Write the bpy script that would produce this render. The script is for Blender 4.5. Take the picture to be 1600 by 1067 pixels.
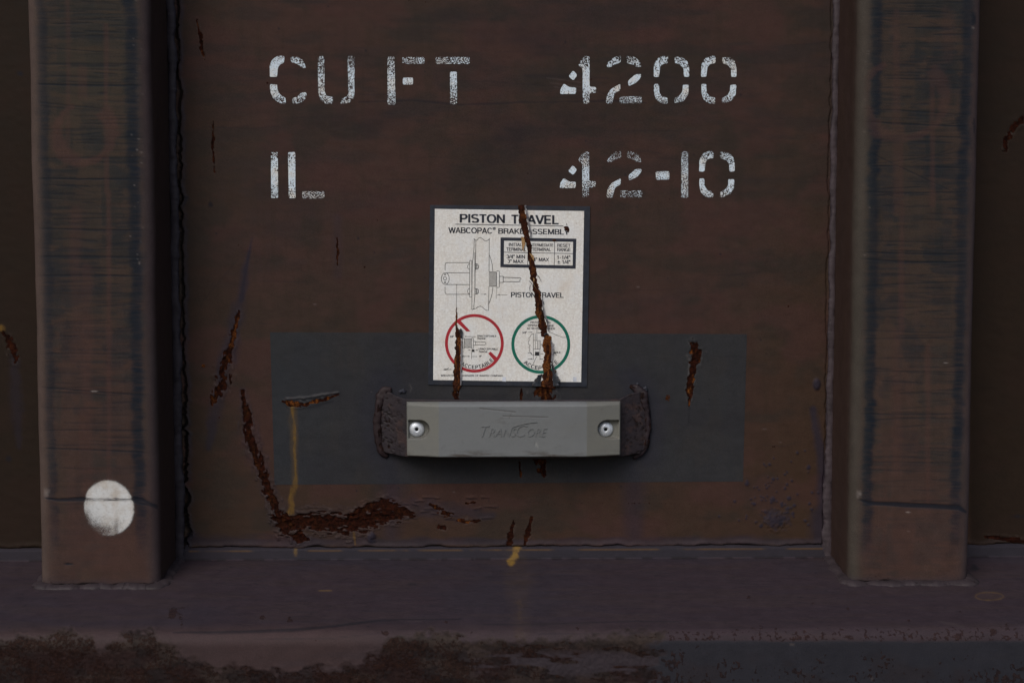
import bpy, bmesh, math
import numpy as np
from mathutils import Vector, Matrix, Euler
R = math.radians
for o in list(bpy.data.objects): bpy.data.objects.remove(o)
S = bpy.context.scene
COL = S.collection

# ------------------------------------------------------------------ camera
RX, RY = 1600.0, 1067.0
FPX = 2222.0                       # 50 mm on a 36 mm sensor
Z0 = 1.565                         # metres from the lens to the steel sheet
PITCH, YAW = 4.2, 1.1
cam = bpy.data.objects.new('camera', bpy.data.cameras.new('camera')); COL.objects.link(cam)
cam.data.sensor_width = 36; cam.data.lens = FPX/RX*36; cam.data.clip_start = .05; cam.data.clip_end = 200
CAM = np.array([-math.tan(R(YAW))*Z0, -Z0, 1.5 + math.tan(R(PITCH))*Z0])
cam.location = CAM; cam.rotation_euler = Euler((R(90-PITCH), 0, -R(YAW)))
S.camera = cam
# ------------------------------------------------------------------ light: soft daylight from the upper left
SUN_EL, SUN_AZ = 44.0, -24.0       # azimuth measured from the camera's side of the car, negative = from the left
W = bpy.data.worlds.new("World"); S.world = W; W.use_nodes = True
nt = W.node_tree; sky = nt.nodes.new('ShaderNodeTexSky'); sky.sky_type = 'NISHITA'; sky.sun_disc = False
sky.sun_elevation = R(SUN_EL); sky.sun_rotation = R(180 - SUN_AZ); sky.air_density = 1.0; sky.dust_density = 3.0; sky.ozone_density = .6
bg = nt.nodes['Background']; bg.inputs[1].default_value = .09
nt.links.new(sky.outputs[0], bg.inputs[0])
sun = bpy.data.objects.new('sun', bpy.data.lights.new('sun', 'SUN')); COL.objects.link(sun)
sun.data.energy = 1.3; sun.data.angle = R(38); sun.data.color = (1, .96, .92)
sd = Vector((math.sin(R(SUN_AZ))*math.cos(R(SUN_EL)), -math.cos(R(SUN_AZ))*math.cos(R(SUN_EL)), math.sin(R(SUN_EL))))
sun.rotation_euler = sd.to_track_quat('Z', 'Y').to_euler(); sun.location = (-1, -3, 4)
S.view_settings.view_transform = 'Standard'; S.view_settings.look = 'None'
S.view_settings.exposure = 0.12; S.view_settings.gamma = 1
S.render.engine = 'CYCLES'; S.render.resolution_x = 1024; S.render.resolution_y = 682

# ------------------------------------------------------------------ photo pixels <-> points on planes of the car
M3 = np.array(cam.rotation_euler.to_matrix())
def P(px, py, d=0.0):
    """point where the sight line of a photo pixel meets the plane d metres in front of the sheet"""
    px = np.asarray(px, float); py = np.asarray(py, float); d = np.asarray(d, float) + 0*px
    v = np.stack([(px-RX/2)/FPX, -(py-RY/2)/FPX, -np.ones_like(px)], -1) @ M3.T
    t = (-d - CAM[1]) / v[..., 1]
    return CAM + v*t[..., None]
def F(p):
    q = (np.asarray(p, float) - CAM) @ M3
    return RX/2 + q[..., 0]/-q[..., 2]*FPX, RY/2 - q[..., 1]/-q[..., 2]*FPX
def sm(a, b, x):
    t = np.clip((x-a)/(b-a), 0, 1); return t*t*(3-2*t)
def lerp(a, b, t): return a+(b-a)*t
def vnoise(x, y, seed):
    r = np.random.RandomState(seed).rand(256, 256)
    xi = np.floor(x).astype(int); yi = np.floor(y).astype(int)
    u = x-xi; v = y-yi; u = u*u*(3-2*u); v = v*v*(3-2*v)
    a = r[yi % 256, xi % 256]; b = r[yi % 256, (xi+1) % 256]; c = r[(yi+1) % 256, xi % 256]; d = r[(yi+1) % 256, (xi+1) % 256]
    return (a*(1-u)+b*u)*(1-v)+(c*(1-u)+d*u)*v
def fbm(x, y, sx, sy, seed, octv=4, gain=.5):
    """0..1, features about sx by sy units"""
    x = np.asarray(x, float)/sx + 40; y = np.asarray(y, float)/sy + 40; s = 0; a = 1; t = 0
    for i in range(octv):
        s = s + a*vnoise(x, y, seed+i*7); t += a; a *= gain; x = x*2.03+3.1; y = y*2.03+1.7
    return np.clip((s/t-.5)*1.5+.5, 0, 1)

# ------------------------------------------------------------------ canvases: wear maps in photo pixels, sampled at mesh vertices
OX, OY, CW, CH = -90, -90, 1790, 1270
class Canvas:
    def __init__(s): s.L = {}
    def lay(s, n):
        if n not in s.L: s.L[n] = np.zeros((CH, CW), np.float32)
        return s.L[n]
    def get(s, n, px, py):
        if n not in s.L: return 0*px
        a = s.L[n]; x = np.clip(px-OX, 0, CW-2.001); y = np.clip(py-OY, 0, CH-2.001)
        xi = x.astype(int); yi = y.astype(int); u = x-xi; v = y-yi
        return (a[yi, xi]*(1-u)+a[yi, xi+1]*u)*(1-v)+(a[yi+1, xi]*(1-u)+a[yi+1, xi+1]*u)*v
    def win(s, x0, x1, y0, y1):
        x0 = max(int(x0-OX), 0); x1 = min(int(x1-OX)+1, CW); y0 = max(int(y0-OY), 0); y1 = min(int(y1-OY)+1, CH)
        Y, X = np.mgrid[y0:y1, x0:x1]; return (slice(y0, y1), slice(x0, x1)), X+OX*1.0, Y+OY*1.0
    def dist(s, pts, pad):
        """signed distance field (|d|/half width) to a polyline of (x, y, half width)"""
        xs = [p[0] for p in pts]; ys = [p[1] for p in pts]
        sl, X, Y = s.win(min(xs)-pad, max(xs)+pad, min(ys)-pad, max(ys)+pad)
        best = np.full(X.shape, 99.0); raw = np.full(X.shape, 999.0)
        for a, b in zip(pts[:-1], pts[1:]):
            dx, dy = b[0]-a[0], b[1]-a[1]; l2 = dx*dx+dy*dy+1e-9
            t = np.clip(((X-a[0])*dx+(Y-a[1])*dy)/l2, 0, 1)
            d = np.hypot(X-a[0]-t*dx, Y-a[1]-t*dy); w = a[2]+(b[2]-a[2])*t
            best = np.minimum(best, d/w); raw = np.minimum(raw, d-w)
        return sl, X, Y, best, raw
    def stroke(s, n, pts, val=1, soft=.4, rag=0, sc=(6, 6), seed=1):
        mw = max(p[2] for p in pts)
        sl, X, Y, q, _ = s.dist(pts, mw*3+6)
        if rag: q = q + (fbm(X, Y, sc[0], sc[1], seed)-.5)*2*rag
        m = (1-sm(1-soft, 1+soft, q))*val
        L = s.lay(n); L[sl] = np.maximum(L[sl], m)
    def blob(s, n, x, y, rx, ry, val=1, soft=.4, rag=0, seed=1, sc=6):
        sl, X, Y = s.win(x-rx*2-4, x+rx*2+4, y-ry*2-4, y+ry*2+4)
        q = np.hypot((X-x)/rx, (Y-y)/ry)
        if rag: q = q+(fbm(X, Y, sc, sc, seed)-.5)*2*rag
        L = s.lay(n); L[sl] = np.maximum(L[sl], (1-sm(1-soft, 1+soft, q))*val)
    def scar(s, pts, lip=.0012, pit=-.0012, org=.3, rag=.7, sc=(5, 9), seed=1, halo=0):
        """a rusted break in the paint: pit, raised paint lip round it, rust mask"""
        mw = max(p[2] for p in pts)
        sl, X, Y, q, raw = s.dist(pts, mw*3+14)
        nz = (fbm(X, Y, sc[0], sc[1], seed)-.5)*2*rag + (fbm(X, Y, sc[0]*.45+1, sc[1]*.45+1, seed+33, 3)-.5)*1.1
        q = q+nz
        m = 1-sm(.8, 1.25, q)
        L = s.lay('rust'); L[sl] = np.maximum(L[sl], m)
        O = s.lay('org'); O[sl] = np.maximum(O[sl], m*org*(.02+1.15*sm(.5, .85, fbm(X, Y, 4, 10, seed+90))))
        H = s.lay('h'); lipm = np.exp(-((q-1.35)/.33)**2)*(.25+1.2*fbm(X, Y, 7, 7, seed+50))
        H[sl] += lipm*lip*.5 + m*pit*(.3+.9*fbm(X, Y, 3, 3, seed+51, 3))
        T = s.lay('lt'); T[sl] = np.maximum(T[sl], np.exp(-((q-1.35)/.22)**2)*.38*sm(.45, .85, fbm(X, Y, 5, 5, seed+60)))
        if halo:
            Bq = s.lay('bl'); Bq[sl] = np.maximum(Bq[sl], (1-sm(1, 3.2, q))*halo)

PC = Canvas(); TC = Canvas(); SC = Canvas()     # panels, posts, sill
rs = np.random.RandomState(5)

# ---- panel wear
PC.scar([(307, 30, 1.2), (311, 52, 3), (315, 74, 2.6), (320, 95, .8)], org=.5, seed=2)
PC.scar([(333, 190, .8), (332, 226, 2), (335, 270, .7)], org=.2, seed=3, lip=.0005)
PC.stroke('bl', [(394, 372, 1), (384, 420, 5), (374, 480, 9), (352, 570, 12), (336, 640, 10), (326, 700, 4)], .62, .8, .5, (9, 20), 4)
PC.stroke('dk', [(392, 385, .8), (384, 420, 2), (377, 470, 2.5)], .6, .5, .9, (3, 12), 5)
PC.scar([(374, 486, 2), (368, 512, 3.5), (361, 540, 5), (356, 560, 6)], org=.55, rag=.9, seed=6, lip=.0015)
PC.scar([(352, 566, 5), (349, 590, 9), (345, 608, 7)], org=.1, rag=1.1, sc=(4, 10), seed=7, lip=.0018)
PC.scar([(340, 606, 4), (337, 622, 5), (332, 632, 2)], org=.3, rag=1.0, seed=8)
PC.blob('rust', 318, 571, 4, 3, 1, .4, .5, 9); PC.blob('org', 318, 571, 4, 3, .8)
PC.scar([(379, 610, 2.5), (384, 640, 5), (388, 672, 7), (396, 700, 7), (404, 722, 6.5), (414, 748, 6), (425, 778, 6), (436, 806, 7), (450, 820, 9)],
        org=.16, rag=.75, sc=(4, 11), seed=10, lip=.0022, pit=-.0018, halo=.35)
PC.scar([(426, 808, 4), (447, 822, 10), (480, 812, 10), (510, 815, 12), (545, 818, 13), (575, 812, 11), (600, 806, 10), (625, 801, 8), (648, 805, 3)],
        org=.06, rag=.8, sc=(12, 3), seed=12, lip=.0024, pit=-.0018, halo=.3)
PC.scar([(548, 805, 4), (575, 792, 6), (600, 786, 7), (620, 793, 6), (640, 802, 4)], org=.15, rag=.8, sc=(11, 3.5), seed=13, lip=.0022)
PC.scar([(672, 788, 2), (688, 796, 5), (706, 807, 3)], org=.3, rag=1.1, sc=(8, 3), seed=14, lip=.0018)
PC.scar([(716, 812, 2), (728, 815, 3), (748, 812, 2)], org=.9, rag=1.1, sc=(8, 3), seed=15)
PC.scar([(728, 786, 1.2), (744, 784, 1)], org=.1, rag=1.0, seed=16)
for k in range(26):   # peeling scallops round the end of the long scar
    x = 600+rs.rand()*165; y = 776+rs.rand()*36; w = 6+rs.rand()*14
    PC.stroke('h', [(x, y, .9), (x+w, y+rs.randn()*2, .7)], .0009, .6, .5, seed=k); PC.stroke('dk', [(x, y+2, .9), (x+w, y+2, .6)], .55, .5)
PC.stroke('bl', [(590, 792, 10), (650, 792, 14), (720, 800, 12), (770, 806, 5)], .5, .8, .6, (14, 6), 17)
PC.scar([(441, 627, 1.2), (456, 631, 4.2), (472, 632, 3.6), (490, 628, 2.6), (510, 623, 2.2), (530, 616, .8)], org=1, rag=.5, sc=(9, 3), seed=18, lip=.0015)
PC.stroke('h', [(446, 623, 1.2), (470, 622, 1.9), (500, 618, 1.6), (530, 613, .8)], .0016, .8, .9, seed=19)
PC.stroke('lt', [(446, 622, .8), (470, 621, 1.3), (500, 616, 1.3), (528, 612, .7)], .35, .8, 1.0, seed=19)
PC.stroke('dk', [(458, 639, 1.5), (490, 636, 2.4), (520, 627, 1.4)], .75, .6, .3, seed=20)
PC.stroke('yel', [(457, 636, 3.6), (459, 655, 2.4), (460, 700, 1.8), (462, 748, 2.0), (460, 758, 4.2), (457, 772, 3.4), (454, 800, 4.2)], .75, .7, .7, (3, 10), 21)
PC.stroke('yel', [(458, 640, 6), (460, 750, 5)], .25, .8, .4, (4, 20), 22)
PC.scar([(1083, 535, 5), (1087, 550, 8), (1085, 565, 7), (1081, 585, 4), (1080, 598, 5.5), (1078, 612, 4.5), (1077, 634, 1.5)], org=.95, rag=.45, sc=(5, 10), seed=23, lip=.0012)
PC.stroke('lt', [(1077, 560, 1), (1076, 585, 1.2), (1074, 600, .8)], .9, .5)
PC.blob('org', 1044, 622, 5, 6, .35, .4, .9, 24); PC.blob('rust', 1044, 622, 3, 4, .6, .5, 1.1, 24)
PC.stroke('dk', [(1077, 636, 1.4), (1076, 660, 1.2)], .6, .7, .6)
PC.scar([(812, 722, 1.8), (813, 745, 2.2)], org=.6, rag=.8, seed=25); PC.scar([(840, 716, 6), (847, 728, 6.5), (850, 744, 3)], org=.55, rag=.8, seed=26)
PC.scar([(845, 596, 14), (851, 612, 12), (852, 632, 12)], org=.6, rag=.45, sc=(4, 12), seed=27)
PC.scar([(713, 596, 6), (712, 610, 5), (714, 626, 3.5)], org=.5, rag=.5, sc=(3, 9), seed=28)
PC.scar([(815, 606, 1.2), (814, 624, 2.4)], org=.3, rag=.8, seed=29)
PC.scar([(527, 372, .7), (528, 395, 2), (528, 416, .8)], org=.15, rag=1.1, seed=30, lip=.0003)
PC.stroke('bl', [(527, 340, 6), (528, 430, 7)], .25, .9)
PC.scar([(802, 812, 1), (799, 830, 4), (795, 848, 4)], org=.05, rag=.9, seed=31); PC.scar([(831, 808, 2), (826, 828, 3.5), (820, 850, 2.5)], org=.3, rag=.8, seed=32)
PC.scar([(452, 836, 3), (466, 838, 7), (480, 842, 3)], org=.1, rag=.9, seed=33, lip=.0025); PC.scar([(686, 822, 3), (694, 824, 3)], org=.05, rag=1, seed=34, lip=.0008)
PC.blob('h', 581, 838, 7, 6, .0028, .5, .5, 35); PC.blob('bl', 581, 838, 8, 7, .9, .4, .4, 35); PC.blob('dk', 581, 845, 6, 3, .8)
PC.stroke('dk', [(553, 830, 1), (554, 850, .8)], .4); PC.stroke('yel', [(553, 832, 1.6), (555, 850, 1.2)], .6, .6, .5)
PC.scar([(1598, 184, 3), (1584, 200, 4), (1574, 214, 4), (1570, 236, 2)], org=.05, rag=.9, seed=36); PC.scar([(5, 520, 2), (16, 532, 5), (21, 550, 6), (24, 566, 3)], org=.15, rag=.8, seed=37)
PC.blob('yel', 3, 512, 5, 5, .8, .4, .5); PC.stroke('bl', [(22, 560, 7), (26, 640, 9), (30, 700, 3)], .4, .8, .4)
# bluish overspray running down from the bracket welds, spots, streaks
for x, w in ((612, 17), (990, 16)):
    PC.stroke('bl', [(x, 600, w*1.3), (x, 700, w*1.25), (x+1, 760, w), (x, 850, w*.8)], .5, .9, .25, (20, 60), int(x))
PC.stroke('bl', [(598, 598, 22), (586, 640, 22), (590, 712, 16)], .55, .9, .3, (14, 20), 41); PC.stroke('bl', [(985, 592, 20), (1022, 640, 20), (1012, 712, 20)], .6, .9, .3, (14, 20), 42)
PC.stroke('bl', [(1270, 640, 5), (1286, 740, 9), (1284, 850, 16)], .8, .7, .5, (12, 30), 43)
PC.stroke('bl', [(300, 845, 8), (800, 846, 5), (1290, 846, 7)], .6, .8, .6, (30, 6), 44)
for k in range(90):
    a = rs.rand()**2; x = 1212+rs.randn()*30; y = 815-abs(rs.randn())*45+rs.randn()*8; r = .8+3*rs.rand()*a+.6
    PC.blob('bl', x, y, r, r, .95, .4, .5, 300+k, 3); PC.blob('h', x, y, r, r, .0006)
PC.blob('bl', 1212, 812, 17, 13, .85, .5, .6, 46); PC.blob('h', 1212, 815, 13, 11, .0014, .8, .8, 47, 3); PC.blob('dk', 1220, 817, 4, 4, .9, .3, .5)
for k in range(60):
    x = 300+rs.rand()*1000; y = rs.rand()*840; r = .7+rs.rand()*1.1
    PC.blob('dk' if k % 3 else 'rust', x, y, r, r*1.2, .8, .4)
for k in range(9): PC.blob('lt', 320+rs.rand()*960, 340+rs.rand()*500, 3*rs.rand()+.8, .6, 1, .3)
PC.stroke('rust', [(850, 787, 1), (990, 786, 1.4), (1150, 788, 1)], .42, .8, 1.0, (9, 2), 48)
PC.stroke('dk', [(560, 160, .8), (640, 157, 1.2), (720, 164, 1.4), (830, 160, 1.4), (960, 158, 1.8), (1010, 161, .7)], .6, .7, .7, (22, 3), 49)
PC.stroke('dk', [(700, 125, .6), (770, 128, .8), (900, 138, .8), (960, 150, .6)], .35, .8)
PC.stroke('dk', [(820, 118, 3), (880, 120, 4), (950, 122, 2)], .35, .8, .6, (30, 3), 50)
for sx, sy in ((872, 122), (878, 130), (884, 136)): PC.stroke('lt', [(sx-18, sy, .6), (sx+50, sy+9, .7)], .38, .8)
for cx, cy, rx, ry, v in ((790, 215, 45, 28, .45), (760, 190, 35, 14, .3), (900, 190, 60, 22, .35), (870, 20, 160, 22, .25), (570, 190, 70, 18, .3), (840, 60, 60, 18, .35), (440, 300, 40, 40, .15)):
    PC.blob('dk', cx, cy, rx, ry, v, .95, .6, int(cx), 26)
for k in range(70):   # fine sideways scuffs
    x = 300+rs.rand()*950; y = rs.rand()*300 if k < 50 else 300+rs.rand()*500; w = 15+rs.rand()*90
    PC.stroke('dk', [(x, y, .5), (x+w/2, y+rs.randn()*1.5, .9), (x+w, y+rs.randn()*3, .4)], .12+.25*rs.rand(), .9)
PC.stroke('dk', [(302, 510, .5), (318, 470, .6), (372, 405, .5)], .4, .9)
PC.stroke('dk', [(920, 455, .5), (1060, 452, .5), (1130, 470, .5)], .2, .9)
PC.stroke('lt', [(640, 600, .5), (643, 606, .8), (641, 613, .5)], .5, .9)
for k in range(6): PC.blob('rust', 1175+rs.rand()*50, 530+rs.rand()*220, 9*rs.rand()+3, 2.5, .42, .6, .5, 60+k)
PC.blob('dk', 329, 319, 4, 5, .95, .4, .6); PC.blob('dk', 291, 309, 6, 2, .8, .4, .5)
PC.blob('dk', 32, 116, 5, 4, 1, .4, .5); PC.blob('dk', 14, 717, 4, 4, .8, .4, .6); PC.blob('bl', 1276, 600, 6, 9, .9); PC.blob('h', 1276, 600, 5, 8, .002)
PC.scar([(1540, 838, 2), (1560, 840, 3), (1600, 846, 4)], org=0, rag=.6, sc=(20, 3), seed=70, lip=.0028)
PC.blob('dk', 1592, 806, 12, 2, .8, .5, .8)
# ---- post wear (front faces)
def scratch(x0, y0, x1, y1, w, v, layer='dk', bend=0):
    n = 6; pts = []
    for i in range(n+1):
        t = i/n; pts.append((lerp(x0, x1, t), lerp(y0, y1, t)+bend*math.sin(t*3.14), max(.45, w*(.5+.6*math.sin(t*3.14)))))
    TC.stroke(layer, pts, v, .8, .35, (16, 2), int(x0+y0*3) % 997)
for (y, dy, w, v) in ((20, 0, .8, .6), (30, 2, .6, .5), (61, 2, 1.6, .5), (74, 8, .7, .6), (100, 1, 1.6, .6), (132, 2, 1.7, .95), (160, 10, .8, .8), (165, 6, .7, .6), (203, -1, .8, .6),
                      (248, -2, 1.0, .7), (279, 1, 1.1, 1), (309, 3, .8, .5), (357, 3, 1.1, 1), (388, 1, .7, .7), (401, 2, 1.4, .9), (431, 1, 1.3, .95), (448, 0, .6, .5), (459, 0, .8, .5),
                      (553, 1, .9, .7), (565, 2, .6, .5), (604, 14, 1.0, .9), (636, 1, .8, .7), (672, 0, .7, .8), (700, 7, 1.0, .9)):
    scratch(60, y, 232 if w > .9 else 150+80*rs.rand(), y+dy, w, v, bend=rs.randn()*1.2)
for (y, dy, w, v) in ((14, 2, .6, .4), (24, -4, .7, .5), (104, -16, .7, .5), (170, 10, 1.0, .8), (190, 8, 1.3, .9), (258, -22, .8, .6), (300, 0, .9, .9), (377, 2, .8, .7), (394, 4, 1.1, .9), (404, 5, 1.6, .9),
                      (448, -7, .8, .8), (516, 4, .7, .6), (530, -4, .7, .6), (580, 2, .8, .7), (658, -3, 1.2, .6), (646, 0, 1.2, .7), (721, 2, .7, .5), (733, 5, .7, .5)):
    scratch(1345, y, 1508, y+dy, w, v, bend=rs.randn()*1.2)
scratch(1362, 240, 1490, 300, .8, .7); scratch(95, 285, 150, 303, .6, .5); scratch(1425, 255, 1490, 232, .8, .6)
for k in range(420):
    L = k % 2; x0 = (66 if L else 1362)+rs.rand()*120; y = rs.rand()**1.25*800-10; w = 12+rs.rand()*80
    scratch(x0, y, min(x0+w, 236 if L else 1512), y+rs.randn()*2, .5+rs.rand()*1.1, .22+.6*rs.rand()*(1-.5*y/800))
TC.stroke('bk', [(70, 778, 1.2), (90, 781, 2.6), (130, 780, 3.6), (190, 778, 3.8), (225, 782, 3), (245, 792, 2)], .9, .5, .25, (20, 2), 80)
TC.stroke('bk', [(200, 782, 1), (232, 789, 1.5), (247, 796, .8)], .7, .6)
TC.stroke('bk', [(1345, 781, 1.5), (1360, 786, 3), (1400, 788, 3.6), (1460, 791, 3.6), (1498, 793, 3.8), (1510, 800, 2)], .95, .45, .15, (20, 2), 81)
for cx, cy, r, v, a0, a1 in ((132, 208, 47, .75, 0, 1), (1412, 155, 62, .55, 0, 1)):
    n = 28; TC.stroke('pk', [(cx+r*(.93 if cx < 500 else 1.05)*math.cos(t*2*math.pi/n+4.9), cy+r*.98*math.sin(t*2*math.pi/n+4.9), 8+3.5*math.sin(t*.45)) for t in range(3, n-2)], v, .5, .4, (10, 6), int(cx))
for x, w, v, y0, y1 in ((106, 3.2, .45, -20, 250), (128, 7, .4, 110, 150), (135, 9, .5, 420, 880), (166, 3.4, .6, 40, 300), (170, 3.6, .6, 300, 880), (118, 9, .35, 330, 560), (128, 5, .45, 640, 740),
                        (1400, 6, .4, 20, 330), (1408, 4, .5, 200, 520), (1400, 8, .35, 520, 740), (1457, 4, .5, 130, 320), (1450, 4, .55, 540, 800), (1480, 9, .25, 20, 90)):
    off = -14 if x < 700 else 9                          # the streaks follow the post, which narrows towards the bottom
    TC.stroke('pk', [(x+off*.0, y0, w), (x+.6, y1, w)], v, .6, .35, (5, 40), int(x*3+w))
TC.blob('ol', 150, 100, 85, 150, .6, .9, .3, 82, 40); TC.blob('ol', 206, 119, 5, 8, .9, .5, .3)
TC.blob('pk', 150, 850, 110, 70, .6, .9, .5, 83, 14); TC.blob('pk', 1440, 860, 110, 60, .5, .9, .5, 84, 14)
TC.blob('bk', 108, 881, 6, 2.2, .95, .4, .4); TC.blob('bk', 1522, 30, 4, 12, .9, .4, .5); TC.blob('bk', 1524, 198, 3, 10, .7, .4, .5); TC.blob('lt', 1522, 44, 1.5, 2, 1)
for x, y, rx, ry in ((148, 611, 4.5, .9), (1478, 567, 3, .8), (1419, 800, 3, .9), (70, 770, 5, 7), (1341, 772, 4, 6), (1341, 168, 1.2, 8), (233, 785, 1, 1), (1420, 830, .9, .9)):
    TC.blob('lt', x, y, rx, ry, 1, .4, .4 if rx > 3.5 else 0)
for k in range(70): TC.blob('lt', (218 if k % 2 else 1350)+rs.randn()*7, rs.rand()*420, .7, .5+rs.rand()*1.2, .5)
for k in range(50): TC.blob('bk', (62+180*rs.rand()) if k % 2 else (1340+170*rs.rand()), rs.rand()*900, .8, .8, .6)
for k in range(60): TC.blob('rst', (90+130*rs.rand()) if k % 2 else (1380+120*rs.rand()), 800+rs.rand()*95, .9, .9, .7)
# ---- sill wear
sx = [-90, 0, 60, 100, 145, 152, 175, 205, 235, 262, 300, 350, 420, 520, 560, 590, 600, 650, 690, 740, 790, 860, 920, 1000, 1040, 1070, 1200, 1400, 1700]
sy = [990, 992, 990, 983, 990, 1012, 1003, 978, 984, 1004, 1032, 1036, 1044, 1040, 1036, 1016, 1000, 986, 982, 998, 1000, 996, 992, 982, 985, 980, 981, 983, 980]
Yc, Xc = np.mgrid[0:CH, 0:CW]; Xc = Xc+OX*1.0; Yc = Yc+OY*1.0
bnd = np.interp(Xc, sx, sy)
e = (Yc-bnd)/7 + (fbm(Xc, Yc, 16, 9, 90, 5)-.5)*3.2
rmask = sm(-.8, 1.6, e+(fbm(Xc, Yc, 4, 4, 106, 3)-.5)*1.6)
right = sm(1015, 1040, Xc+(fbm(Xc, Yc, 20, 12, 91)-.5)*55)
low = sm(999, 1003, Yc+(fbm(Xc, Yc, 14, 6, 92)-.5)*3)
pits = sm(.57, .70, fbm(Xc, Yc, 4.2, 5.5, 93, 3)*.75+.3*fbm(Xc, Yc, 50, 20, 108))
SC.lay('rust')[:] = rmask*(1-right)*(.28+.45*fbm(Xc, Yc, 22, 14, 94))*(1-.8*np.clip(sm(.46, .56, fbm(Xc, Yc, 46, 11, 98, 5))*sm(700, 800, Xc), 0, 1)) + sm(-.2, .4, e)*right*(1-low)*.6*sm(.4, .62, fbm(Xc, Yc, 4, 3.5, 95, 3)) \
    + right*low*.7*pits*sm(1012, 1050, Yc+(fbm(Xc, Yc, 60, 30, 96)-.5)*60)
SC.lay('slate')[:] = right*low
SC.lay('grv')[:] = sm(.46, .56, fbm(Xc, Yc, 46, 11, 98, 5))*(sm(700, 800, Xc)+.35*sm(.6, .7, fbm(Xc, Yc, 120, 40, 107)))*(1-right)*sm(1012, 1026, Yc)*(1-sm(1046, 1064, Yc))
SC.lay('rusted')[:] = rmask*(1-right)*(1-.85*np.clip(SC.lay('grv'), 0, 1))
SC.lay('h')[:] = -.0006*rmask*(1-right)+.0007*np.exp(-((e+.15)/.3)**2)*(1-right)*fbm(Xc, Yc, 10, 10, 97) + rmask*(1-right)*.0009*(fbm(Xc, Yc, 3, 3.5, 99, 3)-.5)
SC.lay('lt')[:] = np.exp(-((e+.1)/.35)**2)*(1-right)*.22*fbm(Xc, Yc, 12, 8, 100)
SC.stroke('dk', [(270, 988, 1), (330, 988, 2.2), (380, 987, 2.6), (457, 985, 2.6), (500, 981, 2.2), (535, 977, 2), (589, 969, 1.6), (632, 967, 1), (721, 967, .9)], .75, .5)
SC.stroke('dk', [(380, 999, .6), (520, 997, .7), (600, 988, .5)], .4, .7); SC.stroke('dk', [(755, 975, 1), (800, 975, 1), (900, 972, .8), (1000, 969, 1), (1060, 970, .8)], .5, .7)
SC.stroke('dk', [(840, 989, .6), (960, 988, .8), (1010, 987, .6)], .35, .7)
for x, y, r in ((602, 987, 6), (494, 1001, 3), (697, 972, 3), (453, 968, 4), (410, 964, 5), (737, 987, 3), (903, 981, 3), (270, 960, 8), (1325, 952, 3), (108, 878, 2), (1270, 942, 2), (1500, 955, 3), (1170, 932, 3), (1420, 970, 3), (1553, 988, 5)):
    SC.blob('rust', x, y, r, r*.9, .75, .5, .7, int(x))
for k in range(110): SC.blob('dk', rs.rand()*1600, 880+rs.rand()*100, .7+rs.rand(), .7+rs.rand()*.6, .7, .4)
for k in range(150): SC.stroke('lt' if k % 3 == 0 else 'dk', [(x := rs.rand()*1600, y := 882+rs.rand()*100, .5), (x+8+rs.rand()*40, y+rs.randn(), .5)], .15+.15*rs.rand(), .9)
SC.stroke('yel', [(808, 851, 5), (806, 866, 4), (798, 878, 5)], .95, .5, .5, (5, 5), 101); SC.stroke('yel', [(812, 940, 5), (812, 965, 4)], .10, .8, .5)
SC.stroke('yel', [(802, 870, 14), (812, 900, 18), (812, 990, 10)], .05, .9, .4, (9, 30), 103)
SC.stroke('yel', [(462, 857, 3), (462, 868, 2)], .4, .6, .5); SC.stroke('yel', [(498, 922, .7), (518, 922, .8)], .7, .6)
n = 20; SC.stroke('yel', [(1546+22*math.cos(t*.35), 931+6.5*math.sin(t*.35), .9) for t in range(n)], .30, .7, .5, (8, 4), 104); SC.blob('yel', 1546, 931, 20, 6, .05, .7)
SC.stroke('lt', [(1470, 972, 1.5), (1505, 980, 2.2)], .35, .8, .6, (6, 2)); SC.blob('lt', 1238, 1006, 4, 1.6, 1, .4, .4); SC.blob('lt', 1362, 1060, 2, 4, .8, .4, .4)
SC.blob('dk', 1522, 886, 7, 4, 1, .4, .7, 9, 4); SC.blob('dk', 644, 913, 7, 2.2, .6, .6); SC.blob('dk', 765, 901, 9, 1, .5)
SC.stroke('rust', [(290, 949, 1.5), (262, 951, 2), (282, 960, 3), (285, 980, 3)], .5, .6, .9, (5, 3), 105)

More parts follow.
